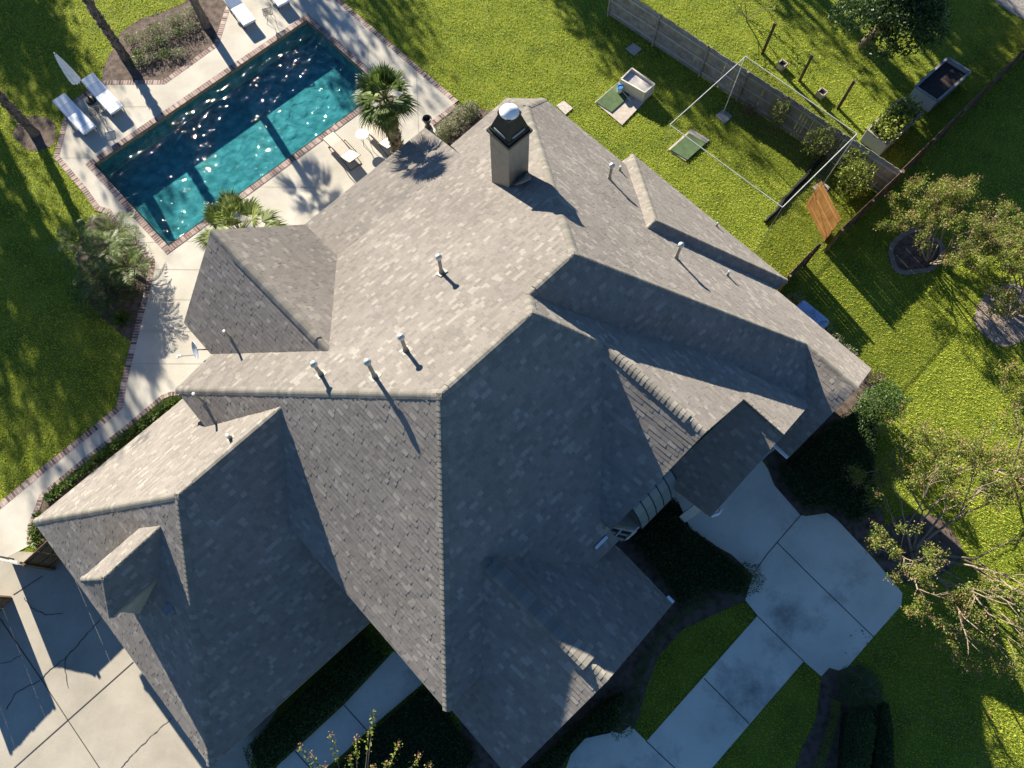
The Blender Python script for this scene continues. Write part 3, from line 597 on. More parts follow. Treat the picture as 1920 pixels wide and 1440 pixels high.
obj('standing_seam', q, plain('seam_dark', (.03, .04, .045), .5), bw)
wall('bay_window_wall', [(5.0, -.51), (7.4, -.51), (7.3, .22), (5.5, .22)], 3.28)
q = MB(); f_ = MB()
for (pa, pb) in (((5.0, -.5), (5.5, .22)), ((5.5, .22), (7.3, .22))):
    A_, B_ = W(*pa), W(*pb); d = (B_ - A_); nn = np.array([d[1], -d[0], 0]); nn = nn / np.linalg.norm(nn)
    if nn @ (W(6, -3) - A_) > 0: nn = -nn
    for s0, s1 in ((.08, .47), (.53, .92)):
        p, r_ = A_ + d * s0 + nn * .02, A_ + d * s1 + nn * .02
        q.add([p + [0, 0, .9], r_ + [0, 0, .9], r_ + [0, 0, 2.8], p + [0, 0, 2.8]], [(0, 1, 2, 3)])
    for z in (.85, 1.85, 2.85): f_.beam(A_ + nn * .03 + [0, 0, z], B_ + nn * .03 + [0, 0, z], .05, .09)
    for s in (.03, .5, .97): f_.beam(A_ + d * s + nn * .03 + [0, 0, .85], A_ + d * s + nn * .03 + [0, 0, 2.85], .09, .05)
wi = obj('bay_window', f_, M_WHITE, hroot); obj('pane', q, M_GLASS, wi)
# downspout and light at the portico eave
q = MB(); e_ = HP['PE']; q.tube([e_ + [0, 0, -.05], e_ + AX * .25 + BX * .12 + [0, 0, -.08], e_ + AX * .5 + BX * .1 + [0, 0, -.3], e_ + AX * .6 + BX * .05 + [0, 0, -1.2]], .05, 8); obj('downspout', q, M_WHITE, hroot)
q = MB(); q.lathe(G(1436, 845, 2.6), [(.02, .3), (.09, .25), (.13, .12), (.1, -.05), (.04, -.12)], 12); obj('wall_lantern', q, M_PIPE, hroot)
q = MB(); q.box(on_face('MF', 1127, 1018) + [0, 0, .06], .5, .09, .05, YAW); obj('roof_flashing', q, M_WHITE, hroot)

gt = MB(); gt.beam(HP['K3c'] + [0, 0, -.05] - AX * .05, HP['K3e'] + [0, 0, -.05] - AX * .05, .1, .1); obj('gutter', gt, M_WHITE, hroot)
gt = MB(); gt.beam(HP['W2c'] + [0, 0, -.04] + AX * .05 - BX * .25, HP['W2c'] + [0, 0, -.04] + AX * .05, .1, .09); obj('gutter', gt, M_WHITE, hroot)
# dormer on the garage roof
D1 = on_face('GL', 302, 986); dz = D1[2]; D2 = G(194, 1084, dz); De = G(207, 1158, dz - .95); Dj = on_face('GL', 300, 1078); Dl = G(151, 1086, dz - .93); Db = on_face('GL', 262, 990)
HP.update(D1=D1, D2=D2, De=De, Dj=Dj, Dl=Dl, Db=Db); FACES.update(DF=['D1', 'Dj', 'De', 'D2'], DB=['D1', 'D2', 'Dl', 'Db'], DL=['D2', 'De', 'Dl'])
for k in ('DF', 'DB', 'DL'): FPL[k] = face_plane(k)
r_d = roof('dormer', ('DF', 'DB', 'DL'), [('De', 'Dj'), ('De', 'Dl'), ('Dl', 'Db')], parent=hroot)
for a, b_, f1, f2 in (('Dl', 'D2', 'DB', 'DL'), ('D2', 'D1', 'DB', 'DF'), ('De', 'D2', 'DL', 'DF')): cap(r_d, a, b_, f1, f2, wd=.11)
wb = on_face('GL', 263, 1151); wt = np.array([wb[0], wb[1], De[2] - .03]); wj = Dj + np.array([0, 0, -.06]); wf = wb + BX * 2 * float((D2 - wb) @ BX); wg = np.array([wf[0], wf[1], wt[2]]); wh = Db + np.array([0, 0, -.06])
q = MB(); q.add([wb, wt, wj, wf, wg, wh], [(0, 2, 1), (0, 1, 4, 3), (3, 4, 5)]); obj('dormer_wall', q, M_STUCCO, r_d)

# chimney
ch = MB(); ca, cb = 10.21, -10.83
ch.box(W(ca, cb, 7.55), .88, .86, 3.8, YAW); cho = obj('chimney', ch, M_STUCCO2, hroot)
c2 = MB(); c2.box(W(ca, cb, 9.50), 1.02, 1.0, .1, YAW); c2.box(W(ca, cb, 9.6), .9, .88, .12, YAW)
o_ = W(ca, cb, 9.95); c2.box(o_, .86, .84, .62, YAW, top=.55); c2.box(W(ca, cb, 10.3), .52, .5, .1, YAW); obj('chimney_cap', c2, M_CHIMCAP, cho)
for s_ in (-1, 1):
    for dx, dy, sx, sy in ((0, s_ * .40, .5, .03), (s_ * .41, 0, .03, .5)):
        c3 = MB(); c3.box(W(ca + dx, cb + dy, 9.72), sx, sy, .1, YAW); obj('louvre', c3, M_METALROOF, cho)
c4 = MB(); c4.lathe(W(ca, cb, 10.33), [(.3, 0), (.3, .03), (.26, .08), (.17, .15), (.06, .19), (0, .2)], 24); obj('flue_cap', c4, M_WHITE, cho, smooth=True)
q = MB(); cr = [on_face('MB', 960, 350), on_face('MB', 990, 322), on_face('E2', 996, 338), on_face('MB', 972, 350)]
cr = [p + [0, 0, .06] for p in cr]; q.add([cr[0], cr[1], cr[2]] , [(0, 1, 2)]); q.add([cr[0] , cr[2], cr[3]], [(0, 1, 2)])
obj('chimney_cricket', q, M_METALROOF, cho)
# vent pipes: ball-topped and plain
def vent(face, base, h, r=.055, ball=True, name='vent_pipe'):
    p = on_face(face, *base); mb = MB(); mb.lathe(p, [(r, -.15), (r, h)], 12)
    o = obj(name, mb, M_PIPE, hroot, smooth=False)
    c, nn = FPL[face]
    fl = MB(); hd = np.cross([0, 0, 1.0], nn); hd /= np.linalg.norm(hd); up = np.cross(nn, hd); k = 2.7 * r
    fl.add([p + hd * x + up * y + nn * .02 for x, y in ((-k, -k), (k, -k), (k, k * 1.2), (-k, k * 1.2))], [(0, 1, 2, 3)]); fl.lathe(p, [(r * 1.7, -.12), (r * 1.5, .1), (r * 1.05, .2)], 12)
    obj('flashing', fl, M_PIPE, o)
    if ball:
        cp = MB(); R_ = .105; cp.lathe(p + [0, 0, h + .04], [(r * 1.1, -.12)] + [(R_ * math.cos(t), R_ * math.sin(t)) for t in np.linspace(-1.1, 1.57, 9)], 16); obj('vent_cap', cp, M_GALV, o, smooth=True)
    else:
        cp = MB(); cp.lathe(p + [0, 0, h], [(r * 1.3, -.03), (r * 1.3, .02), (r * .8, .025)], 12); obj('vent_cap', cp, M_GALV, o)
for f_, bpx, h in (('MB', (828, 511), .9), ('MB', (761, 657), .9), ('MB', (602, 702), .78), ('MB', (703, 706), 1.05), ('E2', (1142, 337), .8), ('E2', (1267, 484), .8)): vent(f_, bpx, h)
for f_, bpx, h, r_ in (('E2', (1363, 517), .3, .04), ('XA', (1343, 424), .22, .03), ('E2', (1162, 320), .25, .035), ('BL', (432, 634), .55, .035), ('HL', (381, 753), .75, .04), ('GB', (433, 822), .3, .045)): vent(f_, bpx, h, r_, False)
q = MB(); p = on_face('GL', 320, 1143); q.box(p + [0, 0, .08], .32, .3, .16, YAW); obj('box_vent', q, M_SH if False else M_PIPE, hroot)

# ================================================================== POOLSIDE FURNITURE
def lounger_white(px_head, px_foot, label, wid=.68, loc_z=.03):
    """cushioned chaise; head end is the raised back"""
    h, f = G(*px_head), G(*px_foot); d = f - h; L = np.linalg.norm(d); rz = math.atan2(d[1], d[0])
    t = thing('sun_lounger', label, 'sun lounger', (h[0], h[1], loc_z), rz, 'white cushioned loungers by the pool')
    fr = MB()
    for y in (-wid / 2 + .03, wid / 2 - .03): fr.beam((.05, y, .26), (L - .05, y, .26), .045, .06)
    for x in (.08, L * .45, L - .08): fr.beam((x, -wid / 2 + .03, .26), (x, wid / 2 - .03, .26), .04, .05)
    obj('frame', fr, M_DARKMETAL, t, world=False)
    for x in (.2, L - .2):
        for y in (-wid / 2 + .05, wid / 2 - .05):
            k = MB(); k.beam((x, y, .25), (x, y, 0), .045, .045); obj('leg', k, M_DARKMETAL, t, world=False)
    bl = L * .42; zb = .3 + .32
    def pad(name, x0, z0, x1, z1, th=.11):
        k = MB(); d_ = np.array([x1 - x0, 0, z1 - z0]); d_ /= np.linalg.norm(d_); nn = np.array([-d_[2], 0, d_[0]]); w2 = wid / 2
        prof = [(-w2, 0), (-w2, th * .75), (-w2 + .05, th), (w2 - .05, th), (w2, th * .75), (w2, 0)]
        a = [np.array([x0, y, z0]) + nn * z for y, z in prof]; b = [np.array([x1, y, z1]) + nn * z for y, z in prof]
        k.add(a + b, [(i, (i + 1) % 6, 6 + (i + 1) % 6, 6 + i) for i in range(6)] + [(5, 4, 3, 2, 1, 0), (6, 7, 8, 9, 10, 11)]); return obj(name, k, M_CUSHION, t, world=False)
    pad('back_cushion', .0, zb, bl * .45, .3 + .32 * .58); pad('back_cushion', bl * .46, .3 + .32 * .57, bl, .3); pad('seat_cushion', bl + .01, .29, L * .84, .29); pad('foot_cushion', L * .85, .29, L, .28)
    for y in (-wid / 2 + .08, wid / 2 - .08):
        k = MB(); k.beam((bl * .3, y, .25), (.12, y, .5), .03, .03); obj('back_support', k, M_DARKMETAL, t, world=False)
    return t
lounger_white((126, 202), (176, 254), 'white lounger nearest the left corner of the pool, beside the palm ring')
lounger_white((178, 164), (227, 217), 'white lounger under the tip of the closed umbrella')
lounger_white((432, 2), (473, 54), 'white lounger at the top edge left of the dark wire side table')
lounger_white((497, -32), (537, 18), 'white lounger at the top edge right of the dark wire side table')
def lounger_tan(h, f, label):
    h, f = G(*h), G(*f); d = f - h; L = np.linalg.norm(d); rz = math.atan2(d[1], d[0]); wid = .62
    t = thing('sling_chaise', label, 'sun lounger', (h[0], h[1], .03), rz, 'tan sling chaises by the palm')
    # x from foot (0) to head (L)
    fr = MB(); sb = L * .6; hb = .75
    for y in (-wid / 2, wid / 2):
        fr.tube([(0, y, .3), (sb * .5, y, .36), (sb, y, .33), (L, y, hb)], .02, 7); fr.tube([(sb * .25, y, 0), (sb * .45, y, .33)], .018, 6); fr.tube([(L * .93, y, 0), (sb * .95, y, .34)], .018, 6)
        fr.tube([(sb * .62, y, .34), (sb * .7, y * 1.12, .56), (L * .78, y * 1.12, .56), (L * .86, y, hb * .72)], .02, 6)
    for x, z in ((0, .3), (sb, .33), (L, hb)): fr.tube([(x, -wid / 2, z), (x, wid / 2, z)], .018, 6)
    fr.tube([(L * .93, -wid / 2, .02), (L * .93, wid / 2, .02)], .016, 6); fr.tube([(sb * .25, -wid / 2, .02), (sb * .25, wid / 2, .02)], .016, 6)
    obj('frame', fr, M_DARKMETAL, t, world=False)
    k = MB(); n_ = 6; pr_ = [(0, .3), (sb * .25, .33), (sb * .5, .35), (sb, .33)]
    def sheet(pr_):
        vs = []; 
        for x, z in pr_: vs += [(x, -wid / 2 + .02, z), (x, wid / 2 - .02, z), (x, wid / 2 - .02, z + .012), (x, -wid / 2 + .02, z + .012)]
        fs = []
        for i in range(len(pr_) - 1): fs += [(4 * i + j, 4 * i + (j + 1) % 4, 4 * i + 4 + (j + 1) % 4, 4 * i + 4 + j) for j in range(4)]
        fs += [(0, 3, 2, 1), tuple(4 * (len(pr_) - 1) + j for j in range(4))]
        return vs, fs
    k.add(*sheet(pr_)); obj('seat_sling', k, M_TAN, t, world=False)
    k = MB(); k.add(*sheet([(sb + .02, .34), (L, hb + .01)])); obj('back_sling', k, M_TAN, t, world=False)
    return t
lounger_tan((618, 262), (672, 318), 'tan sling chaise standing alone between pool and white round table')
lounger_tan((690, 240), (742, 292), 'tan sling chaise half hidden behind the palm trunk')
def round_table(px, label, r=.29, h=.55, mat=None, base=True, name='side_table', z=.03):
    c = G(*px); t = thing(name, label, 'side table', (c[0], c[1], z))
    k = MB(); k.lathe((0, 0, h), [(0.001, -.012), (r, -.012), (r + .01, 0), (r, .012), (.001, .013)], 28); obj('table_top', k, mat or M_WHITE, t, world=False)
    for i in range(3):
        a = 2.1 * i + .4; k = MB(); k.tube([(r * .75 * math.cos(a), r * .75 * math.sin(a), h - .01), (.08 * math.cos(a), .08 * math.sin(a), h * .5), (r * .8 * math.cos(a), r * .8 * math.sin(a), 0)], .012, 6); obj('leg', k, M_DARKMETAL, t, world=False)
    return t
round_table((684, 267), 'small round white glass table between the two tan sling chaises')
def wire_table(px, label, rz=.3):
    c = G(*px); t = thing('wire_table', label, 'side table', (c[0], c[1], .03), rz, 'dark wire side tables'); r = .23; k = MB(); h = .5
    for s_ in (-1, 1):
        k.tube([(s_ * r, -r, h), (s_ * r, r, h)], .014, 6); k.tube([(-r, s_ * r, h), (r, s_ * r, h)], .014, 6)
    obj('top_frame', k, M_DARKMETAL, t, world=False); k = MB()
    for i in range(-5, 6): k.tube([(i * .04, -r, h), (i * .04, r, h)], .005, 4); k.tube([(-r, i * .04, h), (r, i * .04, h)], .005, 4)
    obj('wire_mesh', k, M_DARKMETAL, t, world=False)
    for sx in (-1, 1):
        for sy in (-1, 1):
            k = MB(); k.tube([(sx * r * .95, sy * r * .95, h), (sx * .06, sy * .06, h * .55), (sx * r, sy * r, 0)], .011, 5); obj('leg', k, M_DARKMETAL, t, world=False)
    return t
wire_table((189, 222), 'dark wire table between the two white loungers under the umbrella'); wire_table((508, 38), 'dark wire table between the two white loungers at the top edge')
# closed umbrella
ub = G(172, 190, 0); ut = thing('closed_umbrella', 'tall white umbrella folded shut beside the two left loungers', 'umbrella', (ub[0], ub[1], .03))
k = MB(); k.tube([(0, 0, 0), (0, 0, 2.95)], .022, 8); obj('pole', k, M_DARKMETAL, ut, world=False)
k = MB(); n_ = 16; prof = [(.16, 1.25), (.2, 1.4), (.17, 1.9), (.12, 2.4), (.05, 2.85), (.0, 2.92)]; o_ = 0
for r, z in prof:
    for i in range(n_):
        rr = r * (1 + (.28 if i % 2 else -.18)); a = 2 * math.pi * i / n_; k.v.append((rr * math.cos(a), rr * math.sin(a), z))
for i in range(len(prof) - 1):
    for j_ in range(n_): a, b_ = i * n_ + j_, i * n_ + (j_ + 1) % n_; k.f.append([a, b_, b_ + n_, a + n_]); k.uv.append(None)
obj('canopy', k, M_UMB, ut, world=False)
k = MB(); k.lathe((0, 0, 0), [(.24, 0), (.25, .05), (.2, .1), (.06, .14), (.04, .35)], 20); obj('base', k, M_DARKMETAL, ut, world=False)
k = MB(); k.lathe((0, 0, 2.93), [(.03, 0), (.035, .03), (0, .06)], 10); obj('finial', k, M_WHITE, ut, world=False)
# urn
uc = G(803, 240, 0); k = MB(); k.lathe((uc[0], uc[1], .03), [(.16, 0), (.17, .05), (.09, .12), (.11, .25), (.18, .5), (.2, .58), (.23, .62), (.2, .64), (.15, .6), (.13, .45), (0, .42)], 20)
tag(obj('urn_planter', k, M_BLACKPOT, smooth=True), 'black glazed urn standing by the corner of the brick edged deck', 'urn')
# satellite dish on the bay eave
sp = G(394, 655, 5.0); st = thing('satellite_dish', 'grey satellite dish on an arm at the left eave above the path', 'satellite dish', sp)
dc = G(368, 656, 5.35); nrm = (G(335, 664, 5.6) - dc); nrm /= np.linalg.norm(nrm); xx = np.cross(nrm, [0, 0, 1.0]); xx /= np.linalg.norm(xx); yy = np.cross(xx, nrm)
k = MB(); ring = []; R_, n_ = .34, 24
for q_ in range(5):
    r = R_ * q_ / 4
    for i in range(n_): a = 2 * math.pi * i / n_; k.v.append(tuple(dc + xx * r * math.cos(a) * .85 + yy * r * math.sin(a) + nrm * (r * r * .45)))
for q_ in range(4):
    for i in range(n_): k.f.append([q_ * n_ + i, q_ * n_ + (i + 1) % n_, (q_ + 1) * n_ + (i + 1) % n_, (q_ + 1) * n_ + i]); k.uv.append(None)
M_DISH = noise_mat('dish_grey', (.3, .33, .38), (.36, .39, .44), 5, .5); ds = obj('dish', k, M_DISH, st)
mo = ds.modifiers.new('thick', 'SOLIDIFY'); mo.thickness = .015
k = MB(); k.tube([sp, dc - nrm * .02], .025, 8); k.tube([sp, sp + [0, 0, -.3]], .03, 8); obj('mast', k, M_GALV, st)
e2 = dc + nrm * .55 - yy * .15; k = MB(); k.tube([dc - yy * R_ * .9, e2], .018, 6); obj('arm', k, M_GALV, st); k = MB(); k.box(e2, .16, .07, .09, .4); k.tube([e2, e2 + np.array([.0, .0, .1])], .03, 8); obj('receiver', k, M_WHITE, st)

# ================================================================== BACK YARD
def slab(name, px, z0, z1, mat, label, cat, group=None):
    q = MB(); q.prism(GL(px), z0, z1); return tag(obj(name, q, mat), label, cat, group)
slab('utility_cover', [(1173, 92), (1188, 82), (1203, 93), (1189, 105)], 0, .05, M_SLAB, 'small square concrete cover on the lawn edge of the fence shade', 'cover')
slab('stepping_slab', [(1043, 199), (1057, 190), (1074, 204), (1060, 216)], 0, .05, noise_mat('mottled_slab', (.3, .24, .2), (.5, .46, .42), 14, .9), 'mottled square slab beside the roof corner', 'slab')
slab('paving_slab', [(1115, 193), (1163, 152), (1210, 190), (1166, 236)], 0, .06, M_SLAB, 'pale paved square under the turf mat and the cream storage bin', 'paving')
slab('turf_mat', [(1117, 194), (1157, 159), (1180, 180), (1172, 190), (1146, 213)], .062, .1, M_MAT, 'green golf turf mat beside the cream storage bin', 'mat')
slab('paving_slab', [(1252, 281), (1296, 243), (1330, 264), (1285, 303)], 0, .06, M_SLAB, 'pale paving strip under the turf mat inside the net frame', 'paving')
slab('turf_mat', [(1256, 283), (1291, 252), (1323, 270), (1288, 302)], .062, .1, M_MAT, 'green golf turf mat under the net frame', 'mat')
# cream storage bin: open tray top
bx = [G(1164, 152), G(1207, 191), None, None]; bt = GL([(1163, 150), (1184, 129), (1228, 160), (1209, 176)], .62)
bt = [np.array([p[0], p[1]]) for p in bt]; st = thing('storage_bin', 'cream plastic storage bin with a sunken lid beside the turf mat', 'storage bin', (*bt[0], .06))
cen = sum(bt) / 4; q = MB(); q.prism([(*p, 0) for p in bt], .06, .55); obj('body', q, M_CREAM, st)
q = MB()
for i in range(4):
    p, r_ = bt[i], bt[(i + 1) % 4]; p = cen + (p - cen) * .97; r_ = cen + (r_ - cen) * .97; q.beam((*p, .62), (*r_, .62), .06, .16)
obj('rim', q, M_CREAM, st)
q = MB(); lid = [cen + (p - cen) * .88 for p in bt]; q.prism([(*p, 0) for p in lid], .552, .575); obj('lid', q, noise_mat('bin_lid', (.42, .38, .34), (.5, .46, .41), 5, .6), st)
q = MB(); hm = (bt[2] + bt[3]) / 2; q.box((*(cen + (hm - cen) * 1.02), .42), .05, .2, .06, YAW); obj('handle', q, M_CREAM, st)
bc = G(1161, 172, .1); bt_ = thing('bucket', 'white bucket with blue lid on the turf mat corner', 'bucket', bc)
q = MB(); q.lathe((0, 0, 0), [(.11, 0), (.14, .3)], 18); obj('pail', q, M_WHITE, bt_, world=False); q = MB(); q.lathe((0, 0, .3), [(.15, 0), (.15, .03), (.12, .035), (.11, .01), (0, .01)], 18); obj('lid', q, M_BLUE, bt_, world=False)
q = MB(); q.tube([G(1163, 166, .35), G(1183, 190, .12)], .012, 6); tag(obj('ball_shag_tube', q, M_WHITE), 'thin white rod leaning from the bucket to the slab', 'rod')
# net frame
M_POLE = noise_mat('grey_pipe', (.3, .3, .29), (.42, .42, .4), 6, .6)
NZ = 3.5; nc = [G(u, v, NZ) for u, v in ((1398, 106), (1256, 234), (1467, 389), (1607, 251))]
nf = thing('net_frame', 'tall white pipe frame of a golf practice net over the lawn', 'net frame', (*nc[1][:2], 0))
for i in range(4):
    q = MB(); q.tube([nc[i], nc[(i + 1) % 4]], .02, 7); obj('top_rail', q, M_POLE, nf)
for i in range(4):
    q = MB(); q.tube([nc[i], (*nc[i][:2], 0)], .02 if i in (0, 3) else .008, 7); obj('post', q, M_POLE if i in (0, 3) else M_PIPE, nf)
for p in (nc[0], nc[3]):
    k = 9
slab('post_pad', [(p[0], p[1]) for p in ((1341, 217), (1357, 206), (1373, 219), (1358, 233))], 0, .05, M_SLAB, 'square pale pad at the foot of the net post by the fence', 'pad')
slab('post_pad', [(1522, 352), (1540, 340), (1556, 352), (1541, 372)], 0, .05, M_SLAB, 'square pale pad at the foot of the net post by the open gate', 'pad')
mn, n, l, b = newmat('net_mesh'); b.inputs['Base Color'].default_value = (.02, .022, .02, 1); b.inputs['Roughness'].default_value = .9
tr = n.new('ShaderNodeBsdfTransparent'); mx = n.new('ShaderNodeMixShader'); mx.inputs[0].default_value = .3; l.new(tr.outputs[0], mx.inputs[1]); l.new(b.outputs[0], mx.inputs[2]); l.new(mx.outputs[0], n['Material Output'].inputs[0])
def netpanel(p, r_, sag=.15):
    q = MB(); n_ = 10
    for i in range(n_ + 1):
        for j_ in range(7):
            t = i / n_; z = (NZ - .03) * (1 - j_ / 6); b0 = p + (r_ - p) * t; off = sag * math.sin(math.pi * t) * math.sin(math.pi * j_ / 6) * (1 + .3 * math.sin(9 * t)); d = r_ - p; nn = np.array([-d[1], d[0], 0]); nn /= np.linalg.norm(nn); q.v.append(tuple([b0[0] + nn[0] * off, b0[1] + nn[1] * off, z + .02]))
    for i in range(n_):
        for j_ in range(6): a = i * 7 + j_; q.f.append([a, a + 7, a + 8, a + 1]); q.uv.append(None)
    return q
obj('netting', netpanel(nc[0], nc[3]), mn, nf); obj('netting', netpanel(nc[2], nc[3], -.2), mn, nf)
q = MB(); a_, b_ = G(1436, 418, .06), G(1552, 285, .06); q.tube([a_ + (b_ - a_) * t + np.array([random.uniform(-.06, .06), random.uniform(-.06, .06), 0]) for t in np.linspace(0, 1, 14)], [random.uniform(.07, .15) for _ in range(14)], 8)
obj('netting_skirt', q, plain('net_black', (.012, .013, .012), .95), nf)

# fences
def board_fence(px_top, h, mat, name, label, cat='fence', bw=.14, gap=.012, rails=True, rail_side=1, posts=True, group=None, post_every=2.4, ragged=.03, px_z=None):
    zt = px_z or h; P = [G(u, v, zt) for u, v in px_top]; t = thing(name, label, cat, (*P[0][:2], 0), 0, group)
    bm_ = MB()
    for p, r_ in zip(P[:-1], P[1:]):
        d = r_ - p; d[2] = 0; L = np.linalg.norm(d); d /= L; rz = math.atan2(d[1], d[0]); nn = np.array([-d[1], d[0], 0]) * rail_side; x = 0
        while x < L - bw * .5:
            wb = bw * random.uniform(.95, 1.03); hh = h + random.uniform(-ragged, ragged); c = p + d * (x + wb / 2); bm_.box((c[0] + nn[0] * random.uniform(-.004, .004), c[1], hh / 2 + .02), wb, .02, hh, rz + random.uniform(-.01, .01)); x += wb + gap * random.choice((.1, .2, .3, .5, 1.2))
        if rails:
            for z in (.3, h * .52, h - .22):
                rm = MB(); rm.beam((*(p + nn * .035)[:2], z), (*(r_ + nn * .035)[:2], z), .045, .09); obj('rail', rm, M_RAIL if mat is M_WOOD_GREY else mat, t)
        if posts:
            k = max(1, round(L / post_every))
            for i in range(k + 1):
                c = p + d * L * i / k + nn * .075; pb = MB(); pb.box((c[0], c[1], (h + .06) / 2), .09, .09, h + .06, rz); obj('post', pb, mat, t)
    obj('boards', bm_, mat, t); 
    return t
board_fence([(1150, -30), (1330, 88), (1480, 183), (1690, 321)], 1.8, M_WOOD_GREY, 'wood_fence', 'weathered grey board fence with rails running from the top edge down to the corner post', rail_side=-1)
board_fence([(2010, 10), (1915, 97), (1690, 319), (1690, 319)][:3], 1.75, M_WOOD_BROWN, 'wood_fence', 'thin brown board fence between the planters and the dark lawn on the right', rail_side=1)
board_fence([(1690, 322), (1576, 430)], 1.75, M_WOOD_BROWN, 'wood_fence', 'short brown board fence between the corner post and the open gate', rail_side=1)
board_fence([(1536, 456), (1478, 516)], 1.75, M_WOOD_BROWN, 'wood_fence', 'shortest board fence joining the house eave to the gate opening', rail_side=1)
board_fence([(1577, 412), (1540, 342)], 1.75, M_WOOD_ORANGE, 'garden_gate', 'bright orange wooden gate standing open by the lawn', 'gate', rail_side=1, posts=False, bw=.15, gap=.006)
# driveway fences (bottom left)
board_fence([(-40, 1042), (35, 1059)], 1.8, M_WOOD_GREY, 'driveway_gate', 'long pale topped gate seen from above across the drive at the left edge', 'gate', bw=.14, gap=.008, rail_side=1, ragged=.012)
board_fence([(43, 1056), (100, 1004)], 1.8, M_WOOD_BROWN, 'wood_fence', 'dark brown board fence tucked under the garage corner beside the planting strip', bw=.14, gap=.008, rail_side=-1, ragged=.012)
board_fence([(-40, 1118), (-125, 1200)], 1.8, M_WOOD_BROWN, 'wood_fence', 'brown board fence end at the left edge below the drive gate', bw=.14, gap=.008, rail_side=-1, ragged=.012)

# neighbour's garden
def trough(pxs, zt, label, fill=None):
    top = [np.array(G(u, v, zt)[:2]) for u, v in pxs]; cen = sum(top) / 4; t = thing('raised_planter', label, 'planter', (*top[0], 0), 0, 'corrugated steel raised planters')
    q = MB()
    for i in range(4):
        p, r_ = top[i], top[(i + 1) % 4]; d = r_ - p; L = np.linalg.norm(d); d /= L; nn = np.array([-d[1], d[0]]); nn = nn if nn @ (cen - p) < 0 else -nn
        n_ = int(zt / .04)
        for s_, o2 in ((1, 0), (-1, -.03)):
            vs = []
            for j_ in range(n_ + 1):
                off = .012 * (1 if j_ % 2 else -1) + o2; z = .02 + (zt - .02) * j_ / n_; vs += [(*(p + nn * off), z), (*(r_ + nn * off), z)]
            q.add(vs, [(2 * j_, 2 * j_ + 1, 2 * j_ + 3, 2 * j_ + 2)[::s_] for j_ in range(n_)])
    obj('panel', q, M_GALV, t); q = MB()
    for i in range(4): q.beam((*top[i], zt + .02), (*top[(i + 1) % 4], zt + .02), .11, .05)
    obj('rim', q, M_WOOD_GREY, t)
    q = MB(); q.prism([(*(cen + (p - cen) * .94), 0) for p in top], .05, zt - .14); obj('soil', q, M_SOIL, t)
    return cen, top
trough([(1716, 163), (1777, 109), (1819, 135), (1757, 190)], .8, 'corrugated steel planter holding bare dark soil'); pc, pt = trough([(1626, 243), (1690, 185), (1728, 212), (1664, 272)], .8, 'corrugated steel planter overflowing with leafy plants')

# ================================================================== VEGETATION
def fan_frond(c, az, el, pet, R_, n_=30, droop=.35, spread=2.5, roll=0.0):
    """costapalmate leaf: petiole then a fan of narrow blades; returns triangles/quads (n,4,3) and petiole end"""
    d = np.array([math.cos(az) * math.cos(el), math.sin(az) * math.cos(el), math.sin(el)]); side = np.array([-math.sin(az), math.cos(az), 0]); up = np.cross(d, side)
    up = -up if up[2] < 0 else up
    hub = np.array(c) + d * pet; hub[2] -= pet * .12 * (1 - max(0, el)); out = []
    for i in range(n_):
        t = -spread / 2 + spread * i / (n_ - 1); L = R_ * (1 - .28 * abs(t) / (spread / 2)) * random.uniform(.85, 1.08)
        v = d * math.cos(t) + side * math.sin(t); v = v + up * (.10 * math.cos(t) + random.uniform(-.06, .06)); v /= np.linalg.norm(v)
        wv = np.cross(v, up); wv /= np.linalg.norm(wv); w0 = .028 * R_ / .8
        m_ = hub + v * L * .55; e = hub + v * L * .82; e[2] -= droop * L * .16; tip = hub + v * L; tip[2] -= droop * L * .42
        out.append([hub, m_ - wv * w0, e, m_ + wv * w0]); out.append([m_ + wv * w0 * .95, m_ - wv * w0 * .95, e - wv * w0 * .45, e + wv * w0 * .45]); out.append([e + wv * w0 * .45, e - wv * w0 * .45, tip, tip])
    return out, hub
def quad_obj(name, quads, mat, parent=None):
    return npobj(name, np.array(quads, dtype=np.float32).reshape(-1, 3), 4, mat, parent)
def fix_deg(q):  # avoid zero-length edges
    q = np.array(q, dtype=np.float32); return q
